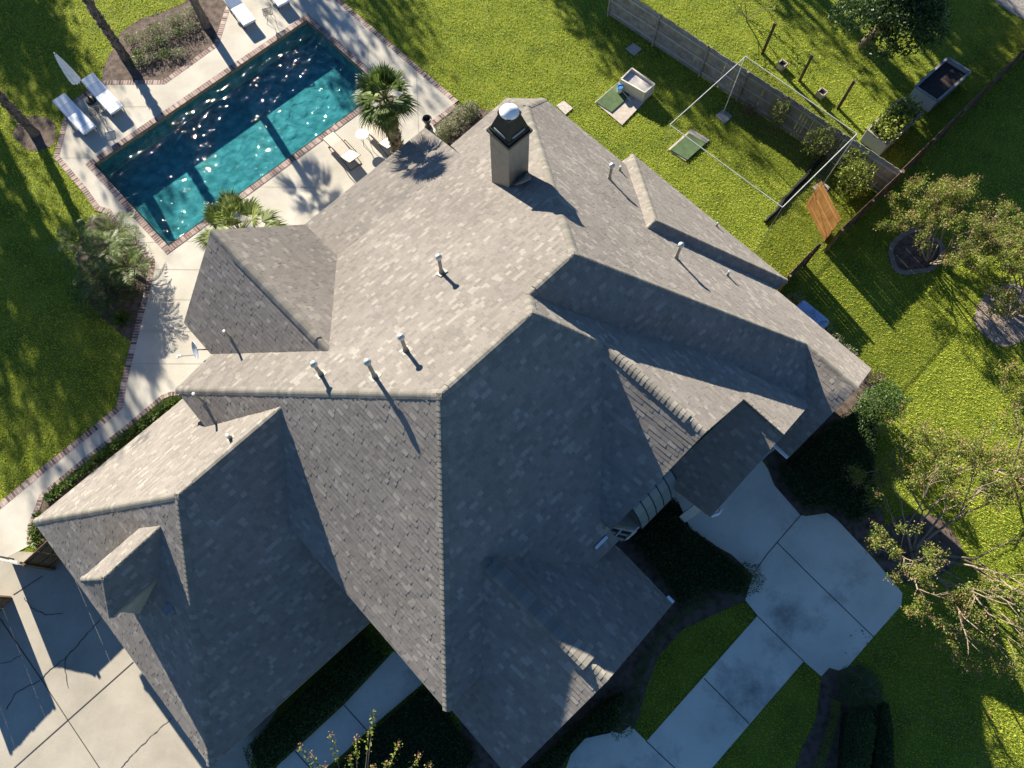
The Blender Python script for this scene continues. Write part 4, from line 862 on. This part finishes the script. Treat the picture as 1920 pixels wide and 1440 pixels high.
def fan_palm(name, label, base, h, lean=(0, 0), n_=26, pet=.7, R_=.85, trunk=(.2, .16), boots=True, group=None, elmin=-.6, mat=None, blades=26, spread=2.3):
    base = np.array(base); top = base + np.array([lean[0], lean[1], h]); t = thing(name, label, 'palm tree', base, 0, group)
    tk = MB(); N = 12; pts = []; rad = []
    for i in range(N + 1):
        s = i / N; pts.append(base + np.array([lean[0] * s ** 1.4, lean[1] * s ** 1.4, h * s])); rad.append(trunk[0] + (trunk[1] - trunk[0]) * s + (.05 if i == 0 else 0) + random.uniform(-.01, .012))
    tk.tube(pts, rad, 12)
    if boots:
        for k in range(int(h * 46)):
            s = random.uniform(.05, .99); a = k * 2.4; p = np.array(pts[min(N, int(s * N))]) + np.array([lean[0] / N, lean[1] / N, h / N]) * (s * N - int(s * N)); r = trunk[0] + (trunk[1] - trunk[0]) * s
            d = np.array([math.cos(a), math.sin(a), 0]); q0 = p + d * (r - .02); q1 = p + d * (r + random.uniform(.03, .09)) + np.array([0, 0, random.uniform(.08, .2)]); tk.beam(q0, q1, random.uniform(.05, .09), .025)
    obj('trunk', tk, M_BARK, t)
    quads = []; pm = MB()
    for k in range(n_):
        az = k * 2.39996 + random.uniform(-.25, .25); f = (k + .5) / n_; el = 1.5 - (1.5 - elmin) * f ** .9 + random.uniform(-.12, .12)
        q, hub = fan_frond(top + np.array([0, 0, .12]), az, el, pet * random.uniform(.8, 1.1), R_ * random.uniform(.85, 1.1), n_=blades, spread=spread, droop=.25 + .6 * f)
        quads += q; pm.tube([top, (top + hub) / 2 + np.array([0, 0, .04]), hub], [.025, .018, .012], 5)
    obj('petioles', pm, M_LEAFSTEM, t); quad_obj('fronds', quads, mat or L_PALM, t)
    return t
M_LEAFSTEM = noise_mat('leaf_stem', (.07, .09, .02), (.13, .13, .04), 6, .6)
fan_palm('palm_tree', 'leafy fan palm with thick bark whose shadow falls on the porch roof', W(9.85, -17.2), 5.75, (-.05, .12), n_=26, pet=.5, R_=.92, trunk=(.22, .27), group='fan palms close to the house', elmin=-.85, blades=22, spread=2.1)
fan_palm('palm_tree', 'low pale fan palm in front of the left bay roof at the pool corner', W(2.95, -18.3), 2.7, (-.3, .1), n_=24, pet=1.0, R_=1.0, trunk=(.2, .22), group='fan palms close to the house', elmin=-.5, mat=L_PALM2, blades=24, spread=2.2)
TP = (((65, 250), 4.9, (-.5, .45), 'tall palm in the round mulch ring at the left edge'), ((235, 108), 4.9, (-.5, .7), 'tall shaggy palm trunk at the left end of the planted pool bed'), ((387, 48), 4.9, (-.2, .3), 'tall smooth palm trunk at the right end of the planted pool bed'))
for bpx, h, ln, lb in TP: fan_palm('tall_palm', lb, G(*bpx), h, ln, n_=22, pet=.6, R_=.95, trunk=(.2, .15), group='tall palms around the pool', boots='shaggy' in lb or 'ring' in lb, elmin=-.7)
# clump of low feather palms on the left bed
def feather_frond(c, az, el, L, n_=26, droop=.9, leaf=.4):
    d = np.array([math.cos(az) * math.cos(el), math.sin(az) * math.cos(el), math.sin(el)]); side = np.array([-math.sin(az), math.cos(az), 0]); out = []; pts = []
    for i in range(n_ + 1):
        t = i / n_; p = np.array(c) + d * L * t; p[2] -= droop * L * t * t * .45; pts.append(p)
    for i in range(3, n_):
        t = i / n_; ax = pts[i + 1] - pts[i]; ax /= np.linalg.norm(ax); up = np.cross(ax, side); up = up if up[2] > 0 else -up; ll = leaf * math.sin(math.pi * min(1, .18 + t * .85)) * random.uniform(.85, 1.1)
        for s_ in (-1, 1):
            v = side * s_ * .8 + ax * .55 + up * random.uniform(.1, .35); v /= np.linalg.norm(v); wv = np.cross(v, up); wv /= np.linalg.norm(wv); m_ = pts[i] + v * ll * .5; tip = pts[i] + v * ll; tip[2] -= ll * .15; out.append([pts[i], m_ - wv * .016, tip, m_ + wv * .016])
    return out, pts
cl = thing('feather_palm_clump', 'clump of low feathery palms overhanging the path beside the left lawn', 'palm', G(190, 500)); qs = []
for u, v, z in ((150, 452, 1.0), (198, 470, 1.25), (238, 500, .9), (182, 520, 1.0), (218, 440, .9)):
    c = G(u, v, z); b0 = G(195 + (u - 195) * .45, 505 + (v - 505) * .45, 0); pm = MB(); pm.tube([b0, (b0 + c) / 2 + np.array([0, 0, .1]), c], [.12, .1, .07], 8); obj('stem', pm, M_BARK, cl); pm = MB()
    for k in range(13):
        q, pts = feather_frond(c, k * 2.4 + random.uniform(-.3, .3), .15 + .95 * random.random(), random.uniform(1.15, 1.6)); qs += q; pm.tube(pts[::4], [.018, .015, .012, .01, .008, .006, .004][:len(pts[::4])], 4, cap=False)
    obj('frond_stem', pm, M_LEAFSTEM, cl)
quad_obj('fronds', qs, L_PALM, cl)

def shrub(name, label, px, h, r, n_, size, mat, cat='shrub', group=None, z=None, squash=1.0, stem=True):
    c = G(*px); t = thing(name, label, cat, c, 0, group); 
    if stem:
        q = MB()
        for k in range(5):
            a = k * 1.3; q.tube([c, c + np.array([math.cos(a) * r * .3, math.sin(a) * r * .3, h * .5]), c + np.array([math.cos(a + .5) * r * .6, math.sin(a + .5) * r * .6, h * .85])], [.02, .014, .006], 5)
        obj('stem', q, M_BARK3, t)
    npobj('leaves', blob_cloud(c + np.array([0, 0, h * .52]), (r, r * squash, h * .52), n_, size), 4, mat, t); return t
shrub('dark_shrub', 'dark rounded shrub in the left bed below the low fan palms', (200, 560), 1.1, 1.1, 3200, .085, L_DARK)
shrub('dark_shrub', 'brownish green shrub against the brick edge above the dark shrub', (238, 452), .8, .62, 1500, .06, L_HEDGE)
shrub('dark_shrub', 'dark olive shrub pressed to the brick edge at the narrowest bend of the path', (250, 545), .8, .6, 1400, .06, L_DARK)
def tuft(name, label, px, r, h, n_, mat, cat='grass tuft', group=None, wd=.018):
    c = G(*px); t = np.zeros((n_, 4, 3)); a = rng.uniform(0, 6.28, n_); el = rng.uniform(.35, 1.4, n_); L = rng.uniform(.6, 1.1, n_) * max(r, h)
    d = np.column_stack([np.cos(a) * np.cos(el), np.sin(a) * np.cos(el), np.sin(el)]); s = np.column_stack([-np.sin(a), np.cos(a), 0 * a]) * wd
    b0 = c + rng.normal(0, .05, (n_, 3)) * np.array([1, 1, 0]); mid = b0 + d * L[:, None] * .6; tip = b0 + d * L[:, None]; tip[:, 2] -= L * .25
    t = np.stack([b0 - s * .5, mid + s, tip, mid - s], 1); return tag(npobj(name, t.reshape(-1, 3), 4, mat), label, cat, group)
tuft('grass_clump', 'bright grass clump at the lower tip of the left palm bed', (231, 600), .62, .6, 260, L_STRIP)
# pool bed planting: two rows of small plants
k = 0
for u0, v0, u1, v1, n_, h in ((250, 82, 372, 22, 10, .45), (262, 105, 365, 52, 9, .45), (258, 122, 345, 100, 6, .35)):
    for i in range(n_):
        s = i / (n_ - 1); u = u0 + (u1 - u0) * s + random.uniform(-4, 4); v = v0 + (v1 - v0) * s + random.uniform(-4, 4); c = G(u, v); r = random.uniform(.28, .4)
        t = leaf_quads(c + np.array([0, 0, h * .5]) + rand_dirs(260) * rng.uniform(.4, 1.05, 260)[:, None] * np.array([r, r, h * .55]), .09, .35)
        tag(npobj('bedding_plant', t, 4, L_LAV if i % 3 else L_STRIP), ('pale green bedding plant in the back row of the pool bed', 'pale green bedding plant in the middle row of the pool bed', 'small bedding plant on the pool side of the pool bed')[k], 'plant', ('back row of the pool bed', 'middle row of the pool bed', 'front row of the pool bed')[k])
    k += 1
# lavender by the chimney eave
for u, v, r, nm in ((843, 245, .5, 'largest grey green lavender bush by the eave corner'), (868, 222, .55, 'middle grey green lavender bush by the eave'), (884, 214, .4, 'topmost grey green lavender bush by the eave'), (830, 262, .35, 'lowest lavender bush behind the urn')):
    c = G(u, v); p = blob_cloud(c + np.array([0, 0, .3]), (r, r, .38), 1500, .075); tag(npobj('lavender_bush', p, 4, L_LAV), nm, 'shrub', 'lavender bushes by the eave')
# strap leaf border along the path
for i in range(34):
    s = i / 33; 
    px = [(92, 930), (182, 858), (244, 810), (312, 756), (336, 752)]; sl_ = s * 3.999; q_ = int(sl_); f = sl_ - q_
    u = px[q_][0] + (px[q_ + 1][0] - px[q_][0]) * f + 4; v = px[q_][1] + (px[q_ + 1][1] - px[q_][1]) * f + 4
    tuft('border_lily', 'strap leaved border plant in the long row between the path and the garage eave', (u, v), .42, .4, 70, L_STRIP if i % 4 else L_HEDGE, 'plant', 'strap leaved plants along the path', .022)
for u, v in ((66, 1000), (72, 985), (78, 970), (70, 1014)): tuft('border_lily', 'strap leaved plant at the garage corner below the row', (u, v), .4, .4, 70, L_STRIP, 'plant', 'strap leaved plants at the garage corner', .022)

# hedges and ground cover in front
def hedge(name, label, px, h, n_, size, mat, round_=.25, cat='hedge'):
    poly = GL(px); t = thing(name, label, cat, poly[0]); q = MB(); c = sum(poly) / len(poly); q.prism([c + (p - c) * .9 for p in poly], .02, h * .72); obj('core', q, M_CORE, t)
    npobj('leaves', hedge_cloud(poly, h, n_, size, round_), 4, mat, t); return t
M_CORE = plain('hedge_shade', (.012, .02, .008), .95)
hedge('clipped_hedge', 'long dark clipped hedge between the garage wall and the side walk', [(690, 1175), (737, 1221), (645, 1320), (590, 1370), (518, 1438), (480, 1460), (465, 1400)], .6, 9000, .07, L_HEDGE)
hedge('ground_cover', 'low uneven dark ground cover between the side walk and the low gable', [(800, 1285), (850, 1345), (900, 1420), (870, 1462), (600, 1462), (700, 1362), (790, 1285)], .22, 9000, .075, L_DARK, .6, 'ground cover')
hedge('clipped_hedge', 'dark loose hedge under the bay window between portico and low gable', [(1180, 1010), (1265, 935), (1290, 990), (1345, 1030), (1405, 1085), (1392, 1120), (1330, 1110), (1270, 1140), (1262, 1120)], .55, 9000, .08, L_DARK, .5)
def ribbon(px, wd):
    P = [G(u, v)[:2] for u, v in px]; L = []; R = []
    for i, p in enumerate(P):
        d = P[min(i + 1, len(P) - 1)] - P[max(i - 1, 0)]; d = d / np.linalg.norm(d); nn = np.array([-d[1], d[0]]) * wd / 2; L.append(np.array([*(p + nn), 0])); R.append(np.array([*(p - nn), 0]))
    return L + R[::-1]
tag(npobj('edging_hedge', hedge_cloud(ribbon([(1343, 1122), (1310, 1130), (1270, 1155), (1232, 1195), (1205, 1240), (1190, 1290), (1180, 1330)], .34), .38, 3200, .055, .3), 4, L_HEDGE), 'thin curved edging hedge round the front of the low gable', 'hedge')
shrub('round_shrub', 'round clipped shrub at the walk corner beside the bay hedge', (1398, 1085), .7, .55, 1500, .06, L_HEDGE)
shrub('round_shrub', 'round clipped shrub by the steps at the lower landing', (1160, 1345), .65, .6, 1600, .06, L_HEDGE)
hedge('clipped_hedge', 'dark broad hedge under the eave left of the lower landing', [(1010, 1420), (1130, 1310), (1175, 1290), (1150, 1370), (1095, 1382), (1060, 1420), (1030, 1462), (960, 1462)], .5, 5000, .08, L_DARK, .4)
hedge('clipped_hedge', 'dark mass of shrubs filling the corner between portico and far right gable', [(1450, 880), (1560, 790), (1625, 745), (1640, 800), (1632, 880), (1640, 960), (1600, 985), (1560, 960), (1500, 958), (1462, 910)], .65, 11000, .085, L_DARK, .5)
shrub('tall_shrub', 'tall rounded shrub at the far right gable corner', (1625, 775), 2.3, .75, 5200, .085, L_HEDGE)
shrub('flowering_shrub', 'small pale flowering shrub at the rightmost roof corner', (1640, 712), .7, .4, 700, .06, L_LIGHT)
shrub('ball_shrub', 'large clipped ball shrub at the corner of the square landing', (1603, 1288), .95, .82, 5200, .05, L_HEDGE, stem=True)
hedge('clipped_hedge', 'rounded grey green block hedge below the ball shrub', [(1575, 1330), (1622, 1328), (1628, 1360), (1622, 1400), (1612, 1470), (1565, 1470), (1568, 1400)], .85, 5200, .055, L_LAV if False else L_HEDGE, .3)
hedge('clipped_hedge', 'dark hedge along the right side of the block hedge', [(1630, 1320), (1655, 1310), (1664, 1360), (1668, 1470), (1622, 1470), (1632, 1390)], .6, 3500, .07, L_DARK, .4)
tag(npobj('edging_hedge', hedge_cloud(ribbon([(1563, 1312), (1558, 1345), (1548, 1385), (1533, 1425), (1522, 1465)], .3), .36, 2600, .05, .3), 4, L_LIGHT), 'thin bright green edging hedge left of the block hedge', 'hedge')
for u, v in ((1486, 570), (1510, 600), (1535, 620), (1556, 645), (1580, 668)): tag(npobj('wall_shrub', blob_cloud(G(u, v) + np.array([0, 0, .3]), (.42, .35, .4), 700, .07), 4, L_LAV), 'grey leaved shrub in the shaded row under the right hand eave', 'shrub', 'grey shrubs under the right hand eave')
tb = G(1522, 592, .45); q = MB(); q.box(tb + [0, 0, 0], 1.5, .62, .35, YAW - math.pi / 2, top=.94); pbx = obj('plastic_tub', q, M_PALEBLUE); bv = pbx.modifiers.new('bevel', 'BEVEL'); bv.width = .12; bv.segments = 4
tag(pbx, 'pale blue upturned plastic tub against the wall under the right hand eave', 'tub')
# bushes along the net
shrub('fence_bush', 'pale leafy bush at the fence just below the long fence middle', (1447, 240), 1.7, .46, 1100, .08, L_LIGHT, group='bushes along the garden fence')
shrub('fence_bush', 'wide grey green bush at the fence beside the net frame rail', (1524, 293), 1.9, .8, 1900, .08, L_LIGHT, group='bushes along the garden fence', squash=.65)
shrub('fence_bush', 'yellow green bush at the fence corner, upper of two', (1574, 336), 1.9, .55, 1500, .085, L_LIGHT, group='bushes along the garden fence')
shrub('fence_bush', 'brightest yellow green bush beside the orange gate', (1582, 364), 2.0, .72, 2000, .09, L_LIGHT, group='bushes along the garden fence')
tag(npobj('grass_mound', blob_cloud(G(1403, 208) + np.array([0, 0, .2]), (.38, .38, .34), 900, .06), 4, L_SEED), 'small brown mounded grass between the net post and the fence', 'grass tuft')
# leaves in the planter
q_ = sample_poly(pt, 1500); tag(npobj('planter_greens', leaf_quads(np.column_stack([q_ + rng.normal(0, .1, q_.shape), rng.uniform(.7, 1.35, len(q_))]), .13, .7), 4, L_LIGHT), 'leafy greens growing out of the nearer steel planter', 'plant')
# wooden posts with square pots
for u, v, uu, vv, lb in ((1430, 100, 1452, 42, 'dark wooden post farthest up the garden fence line'), (1499, 152, 1523, 102, 'dark wooden post in the middle of the three garden posts'), (1571, 203, 1601, 150, 'dark wooden post nearest the steel planters')):
    b0 = G(u, v); h = min(2.1, top_h(b0, uu, vv)); q = MB(); q.box(b0 + [0, 0, h / 2], .13, .13, h, YAW + .3); tag(obj('garden_post', q, M_WOOD_DARK), lb, 'post', 'wooden posts in the neighbouring garden')
for u, v, lb in ((1464, 127, 'small square pot between the first and middle garden posts'), (1538, 180, 'small square pot between the middle and last garden posts')):
    b0 = G(u, v); t = thing('square_pot', lb, 'pot', b0, YAW, 'square pots in the neighbouring garden'); q = MB()
    for dx, dy, sx, sy in ((-.17, 0, .04, .38), (.17, 0, .04, .38), (0, -.17, .38, .04), (0, .17, .38, .04)): q.box((dx, dy, .15), sx, sy, .3)
    obj('pot', q, M_SLAB, t, world=False); q = MB(); q.box((0, 0, .11), .3, .3, .2); obj('soil', q, M_SOIL, t, world=False)

# ---- trees
def skeleton(base, stems, h, spread, depth, seed, r0=.05, lean=(0, 0), curve=.25):
    rs = random.Random(seed); tb = MB(); tips = []
    def br(p, d, L, r, dep):
        n_ = 4; pts = [p]; q = p.copy(); dd = d.copy()
        for i in range(n_):
            dd = dd + np.array([rs.gauss(0, curve * .3), rs.gauss(0, curve * .3), rs.gauss(.03, curve * .15)]); dd /= np.linalg.norm(dd); q = q + dd * L / n_; pts.append(q.copy())
        tb.tube(pts, [r * (1 - .4 * i / n_) for i in range(n_ + 1)], 6 if r > .015 else 4, cap=False)
        if dep == 0: tips.append((pts[-1], dd, pts[-3])); return
        for k in range(rs.choice((2, 3, 3))):
            ax = np.array([rs.gauss(0, 1), rs.gauss(0, 1), rs.gauss(0, .6)]); ax -= dd * (ax @ dd); ax /= np.linalg.norm(ax); nd = dd * math.cos(.55) + ax * math.sin(.55) * rs.uniform(.6, 1.25); nd[2] += .05; nd /= np.linalg.norm(nd)
            br(pts[rs.choice((-1, -1, -2))], nd, L * rs.uniform(.6, .85), r * .58, dep - 1)
    for k in range(stems):
        a = 6.283 * k / stems + rs.uniform(-.4, .4); d = np.array([math.cos(a) * spread + lean[0], math.sin(a) * spread + lean[1], 1.0]); d /= np.linalg.norm(d); br(base + np.array([math.cos(a) * .08, math.sin(a) * .08, 0]), d, h * .36, r0 * rs.uniform(.8, 1.1), depth)
    return tb, tips
def crape(name, label, px, h, spread, seed, stems=5, depth=4, leaves=14, seeds=5, group=None, lean=(0, 0), mat=None, size=.075, r0=.05):
    base = G(*px); t = thing(name, label, 'tree', base, 0, group); tb, tips = skeleton(base, stems, h, spread, depth, seed, r0, lean)
    obj('trunk', tb, M_BARK2, t); P = []; S_ = []
    for tip, d, pr_ in tips:
        k = rng.poisson(leaves); s = rng.uniform(-.2, 1.15, k)[:, None]; P.append(pr_ + (tip - pr_) * s + rng.normal(0, .09, (k, 3)))
        if rng.random() < seeds / 10: k = 14; S_.append(tip + d * rng.uniform(0, .28, k)[:, None] + rng.normal(0, .045, (k, 3)))
    npobj('crown', leaf_quads(np.concatenate(P), size, .55), 4, mat or L_CRAPE, t)
    if S_: npobj('seed_heads', leaf_quads(np.concatenate(S_), .055, .8), 4, L_SEED, t)
    return t
crape('crape_myrtle', 'bushy small tree over the dark mulch ring below the brown fence', (1742, 492), 3.6, .8, 11, stems=8, leaves=55, lean=(.1, .25))
crape('crape_myrtle', 'small tree over the pale rimmed mulch ring at the right edge', (1893, 590), 3.6, .7, 12, stems=6, leaves=55, lean=(.2, .45))
crape('crape_myrtle', 'wide spreading tree with brown seed heads beside the square landing', (1712, 1035), 5.4, .95, 13, stems=9, depth=4, leaves=80, seeds=9, lean=(.3, .05), r0=.06)
crape('crape_myrtle', 'tree at the right edge below the wide spreading tree shadow line', (1900, 885), 4.6, .9, 14, stems=6, depth=4, leaves=50, seeds=8, r0=.055)
crape('young_tree', 'thin young tree at the top of the neighbouring garden', (1402, 38), 2.4, .8, 15, stems=3, depth=2, leaves=10, seeds=0, mat=L_LIGHT, r0=.03, size=.12)
# flower spikes of a tree standing below the bottom edge
tb0 = G(705, 1530); t = thing('crape_myrtle', 'tips of a flowering tree rising at the bottom edge under the side walk', 'tree', tb0); q = MB(); P = []; S_ = []
fork = tb0 + np.array([0, .2, 2.2]); q.tube([tb0, tb0 + np.array([.05, .1, 1.2]), fork], [.09, .08, .06], 8)
for u, v, z in ((563, 1402, 4.7), (585, 1418, 4.6), (620, 1382, 5.0), (668, 1385, 5.0), (656, 1420, 4.8), (748, 1395, 5.0), (786, 1418, 4.9), (806, 1436, 4.8), (726, 1432, 4.7), (693, 1362, 4.9), (702, 1330, 4.6), (610, 1440, 4.7), (700, 1440, 4.8)):
    e = G(u, v, z); m1 = fork + (e - fork) * .5 + np.array([0, -.12, .35]); q.tube([fork, m1, e], [.03, .016, .006], 5)
    k = 46; s = rng.uniform(.55, 1, k)[:, None]; P.append(m1 + (e - m1) * s + rng.normal(0, .05, (k, 3)))
    if v > 1370: S_.append(e + rng.normal(0, .05, (22, 3)) + np.array([0, .03, .03]))
obj('trunk', q, M_BARK2, t); npobj('crown', leaf_quads(np.concatenate(P), .09, .5), 4, L_LIGHT, t); npobj('seed_heads', leaf_quads(np.concatenate(S_), .05, .8), 4, L_SEED, t)

def broadleaf(name, label, base, h, r, n_, size, mat, seed=1, group=None, crown_low=.35, trunk_r=.22, clumps=26, lean=(0, 0)):
    base = np.array(base); rs = np.random.default_rng(seed); t = thing(name, label, 'tree', base, 0, group); q = MB(); top = base + np.array([lean[0], lean[1], h * .62])
    q.tube([base, base + (top - base) * .5 + np.array([.05, -.05, 0]), top], [trunk_r * 1.25, trunk_r, trunk_r * .6], 10); P = []
    for k in range(clumps):
        d = rs.normal(size=3); d /= np.linalg.norm(d); rr = rs.uniform(.35, 1.0); c = base + np.array([lean[0], lean[1], h * (crown_low + 1) / 2]) + d * rr * np.array([r, r, h * (1 - crown_low) / 2]) * .85
        q.tube([top - np.array([0, 0, h * .15]), (top + c) / 2 + np.array([0, 0, -.1]), c], [trunk_r * .4, trunk_r * .22, .02], 5)
        m_ = n_ // clumps; dd = rand_dirs(m_); P.append(c + dd * rng.uniform(.3, 1, m_)[:, None] ** .6 * np.array([r * .34, r * .34, h * .12]))
    obj('trunk', q, M_BARK3, t); npobj('crown', leaf_quads(np.concatenate(P), size, .55, .5), 4, mat, t); return t
mg = G(1618, 84); mc = G(1685, 8, 3.5); broadleaf('magnolia_tree', 'glossy dark evergreen tree with a pale trunk at the top right', mg, 5.2, 2.7, 15000, .15, L_DARK, 3, crown_low=.35, trunk_r=.2, lean=(mc[0] - mg[0], mc[1] - mg[1]))
# trees standing just outside the picture, whose shade falls on the lawns
def shade_tree(u, v, zc, r, label, n_=5200, h=None, seed=0, low=.35):
    p = G(u, v); xy = p[:2] - SH * zc * COT; h = h or zc * 1.45; broadleaf('shade_tree', label, (xy[0], xy[1], 0), h, r, n_, .3, L_DARK, seed + 40, 'trees standing round the garden', low, .3, clumps=30)
LB = 'tall leafy tree standing beyond the picture edge and shading the lawn'
for i, (u, v, zc, r, n_) in enumerate(((20, 40, 9, 3.4, 2600), (90, 90, 9, 2.6, 1500), (150, 190, 9, 2.0, 800), (20, 420, 10, 3.2, 1500), (110, 600, 10.5, 2.6, 1300), (205, 690, 11, 2.4, 1200), (40, 720, 11, 3.0, 1500), (150, 760, 11, 2.0, 900), (610, 40, 9, 2.4, 1300), (1130, 30, 9, 2.6, 2600), (1235, 130, 10, 1.8, 1300), (1510, 20, 9, 2.0, 1200), (1850, 60, 9, 3.4, 4200), (1880, 210, 9, 3.0, 3800), (1900, 350, 9, 2.4, 3000), (700, -20, 9, 2.2, 1200))):
    shade_tree(u, v, zc, r, LB, n_, seed=i)
# neighbour's gravel patio in the top right corner
flat('gravel_patio', [(1855, -10), (1872, 8), (1890, 20), (1925, 40), (1990, 60), (2060, -40), (1900, -80)], .03, noise_mat('gravel', (.13, .12, .12), (.3, .28, .28), 14, .95, .8, 40, dist=.02))
# ---- grass blades over the lawns
from functools import reduce
excl = [GL(p) for p in (BED_POOL, BED_PALM, BED_CLUMP, BED_LAV, BED_PATH, BED_RING, BED_RIM, BED_T3, BED_FRONT, BED_SIDE, BED_BALL, DRIVE, WALK, deck_px)] + [GL([(738, 1221), (800, 1265), (791, 1283), (700, 1360), (645, 1412), (600, 1450), (505, 1470), (520, 1436), (590, 1372), (645, 1321)]), [W(-9, -14), W(-2, -14), W(-2, -4), W(-9, -4)], [W(-2.4, -13), W(4, -13), W(4, 2), W(-2.4, 2)], [W(4, -14), W(15.6, -14), W(15.6, 2), W(4, -.5)], GL([(1115, 193), (1163, 152), (1210, 190), (1166, 236)]), GL([(1252, 281), (1296, 243), (1330, 264), (1285, 303)]), GL([(1173, 92), (1188, 82), (1203, 93), (1189, 105)]), GL([(1043, 199), (1057, 190), (1074, 204), (1060, 216)]), GL([(1341, 217), (1357, 206), (1373, 219), (1358, 233)]), GL([(1522, 352), (1540, 340), (1556, 352), (1541, 372)])]
cor = [G(-30, -30), G(1950, -30), G(1950, 1470), G(-30, 1470)]; xy = sample_poly(cor, 750000)
keep = np.ones(len(xy), bool)
for e in excl: keep &= ~in_poly(xy[:, 0], xy[:, 1], [p[:2] for p in e])
xy = xy[keep]; n_ = len(xy); a = rng.uniform(0, 6.28, n_); ln = rng.uniform(.03, .075, n_); tl = rng.uniform(.25, 1.1, n_)
dx = np.column_stack([np.cos(a), np.sin(a)]); s_ = np.column_stack([-np.sin(a), np.cos(a)]) * rng.uniform(.008, .02, n_)[:, None]
p0 = np.column_stack([xy - s_, np.zeros(n_)]); p1 = np.column_stack([xy + s_, np.zeros(n_)]); p2 = np.column_stack([xy + dx * (ln * tl)[:, None], ln])
tag(npobj('grass', np.stack([p0, p1, p2], 1).reshape(-1, 3), 3, L_GRASS), 'short mown grass covering the lawns round the house', 'grass', kind='stuff')

fl_ = sample_poly(GL([(1560, 1200), (1700, 1140), (1830, 1180), (1900, 1440), (1680, 1440), (1640, 1300)]), 170); nl = len(fl_)
lq = leaf_quads(np.column_stack([fl_, np.full(nl, .09)]), .1, .6, 6.0, dirs=np.column_stack([rand_dirs(nl)[:, :2], np.zeros(nl)]))
tag(npobj('fallen_leaves', lq, 4, L_SEED), 'dry fallen leaves scattered on the shaded front lawn', 'leaves', kind='stuff')
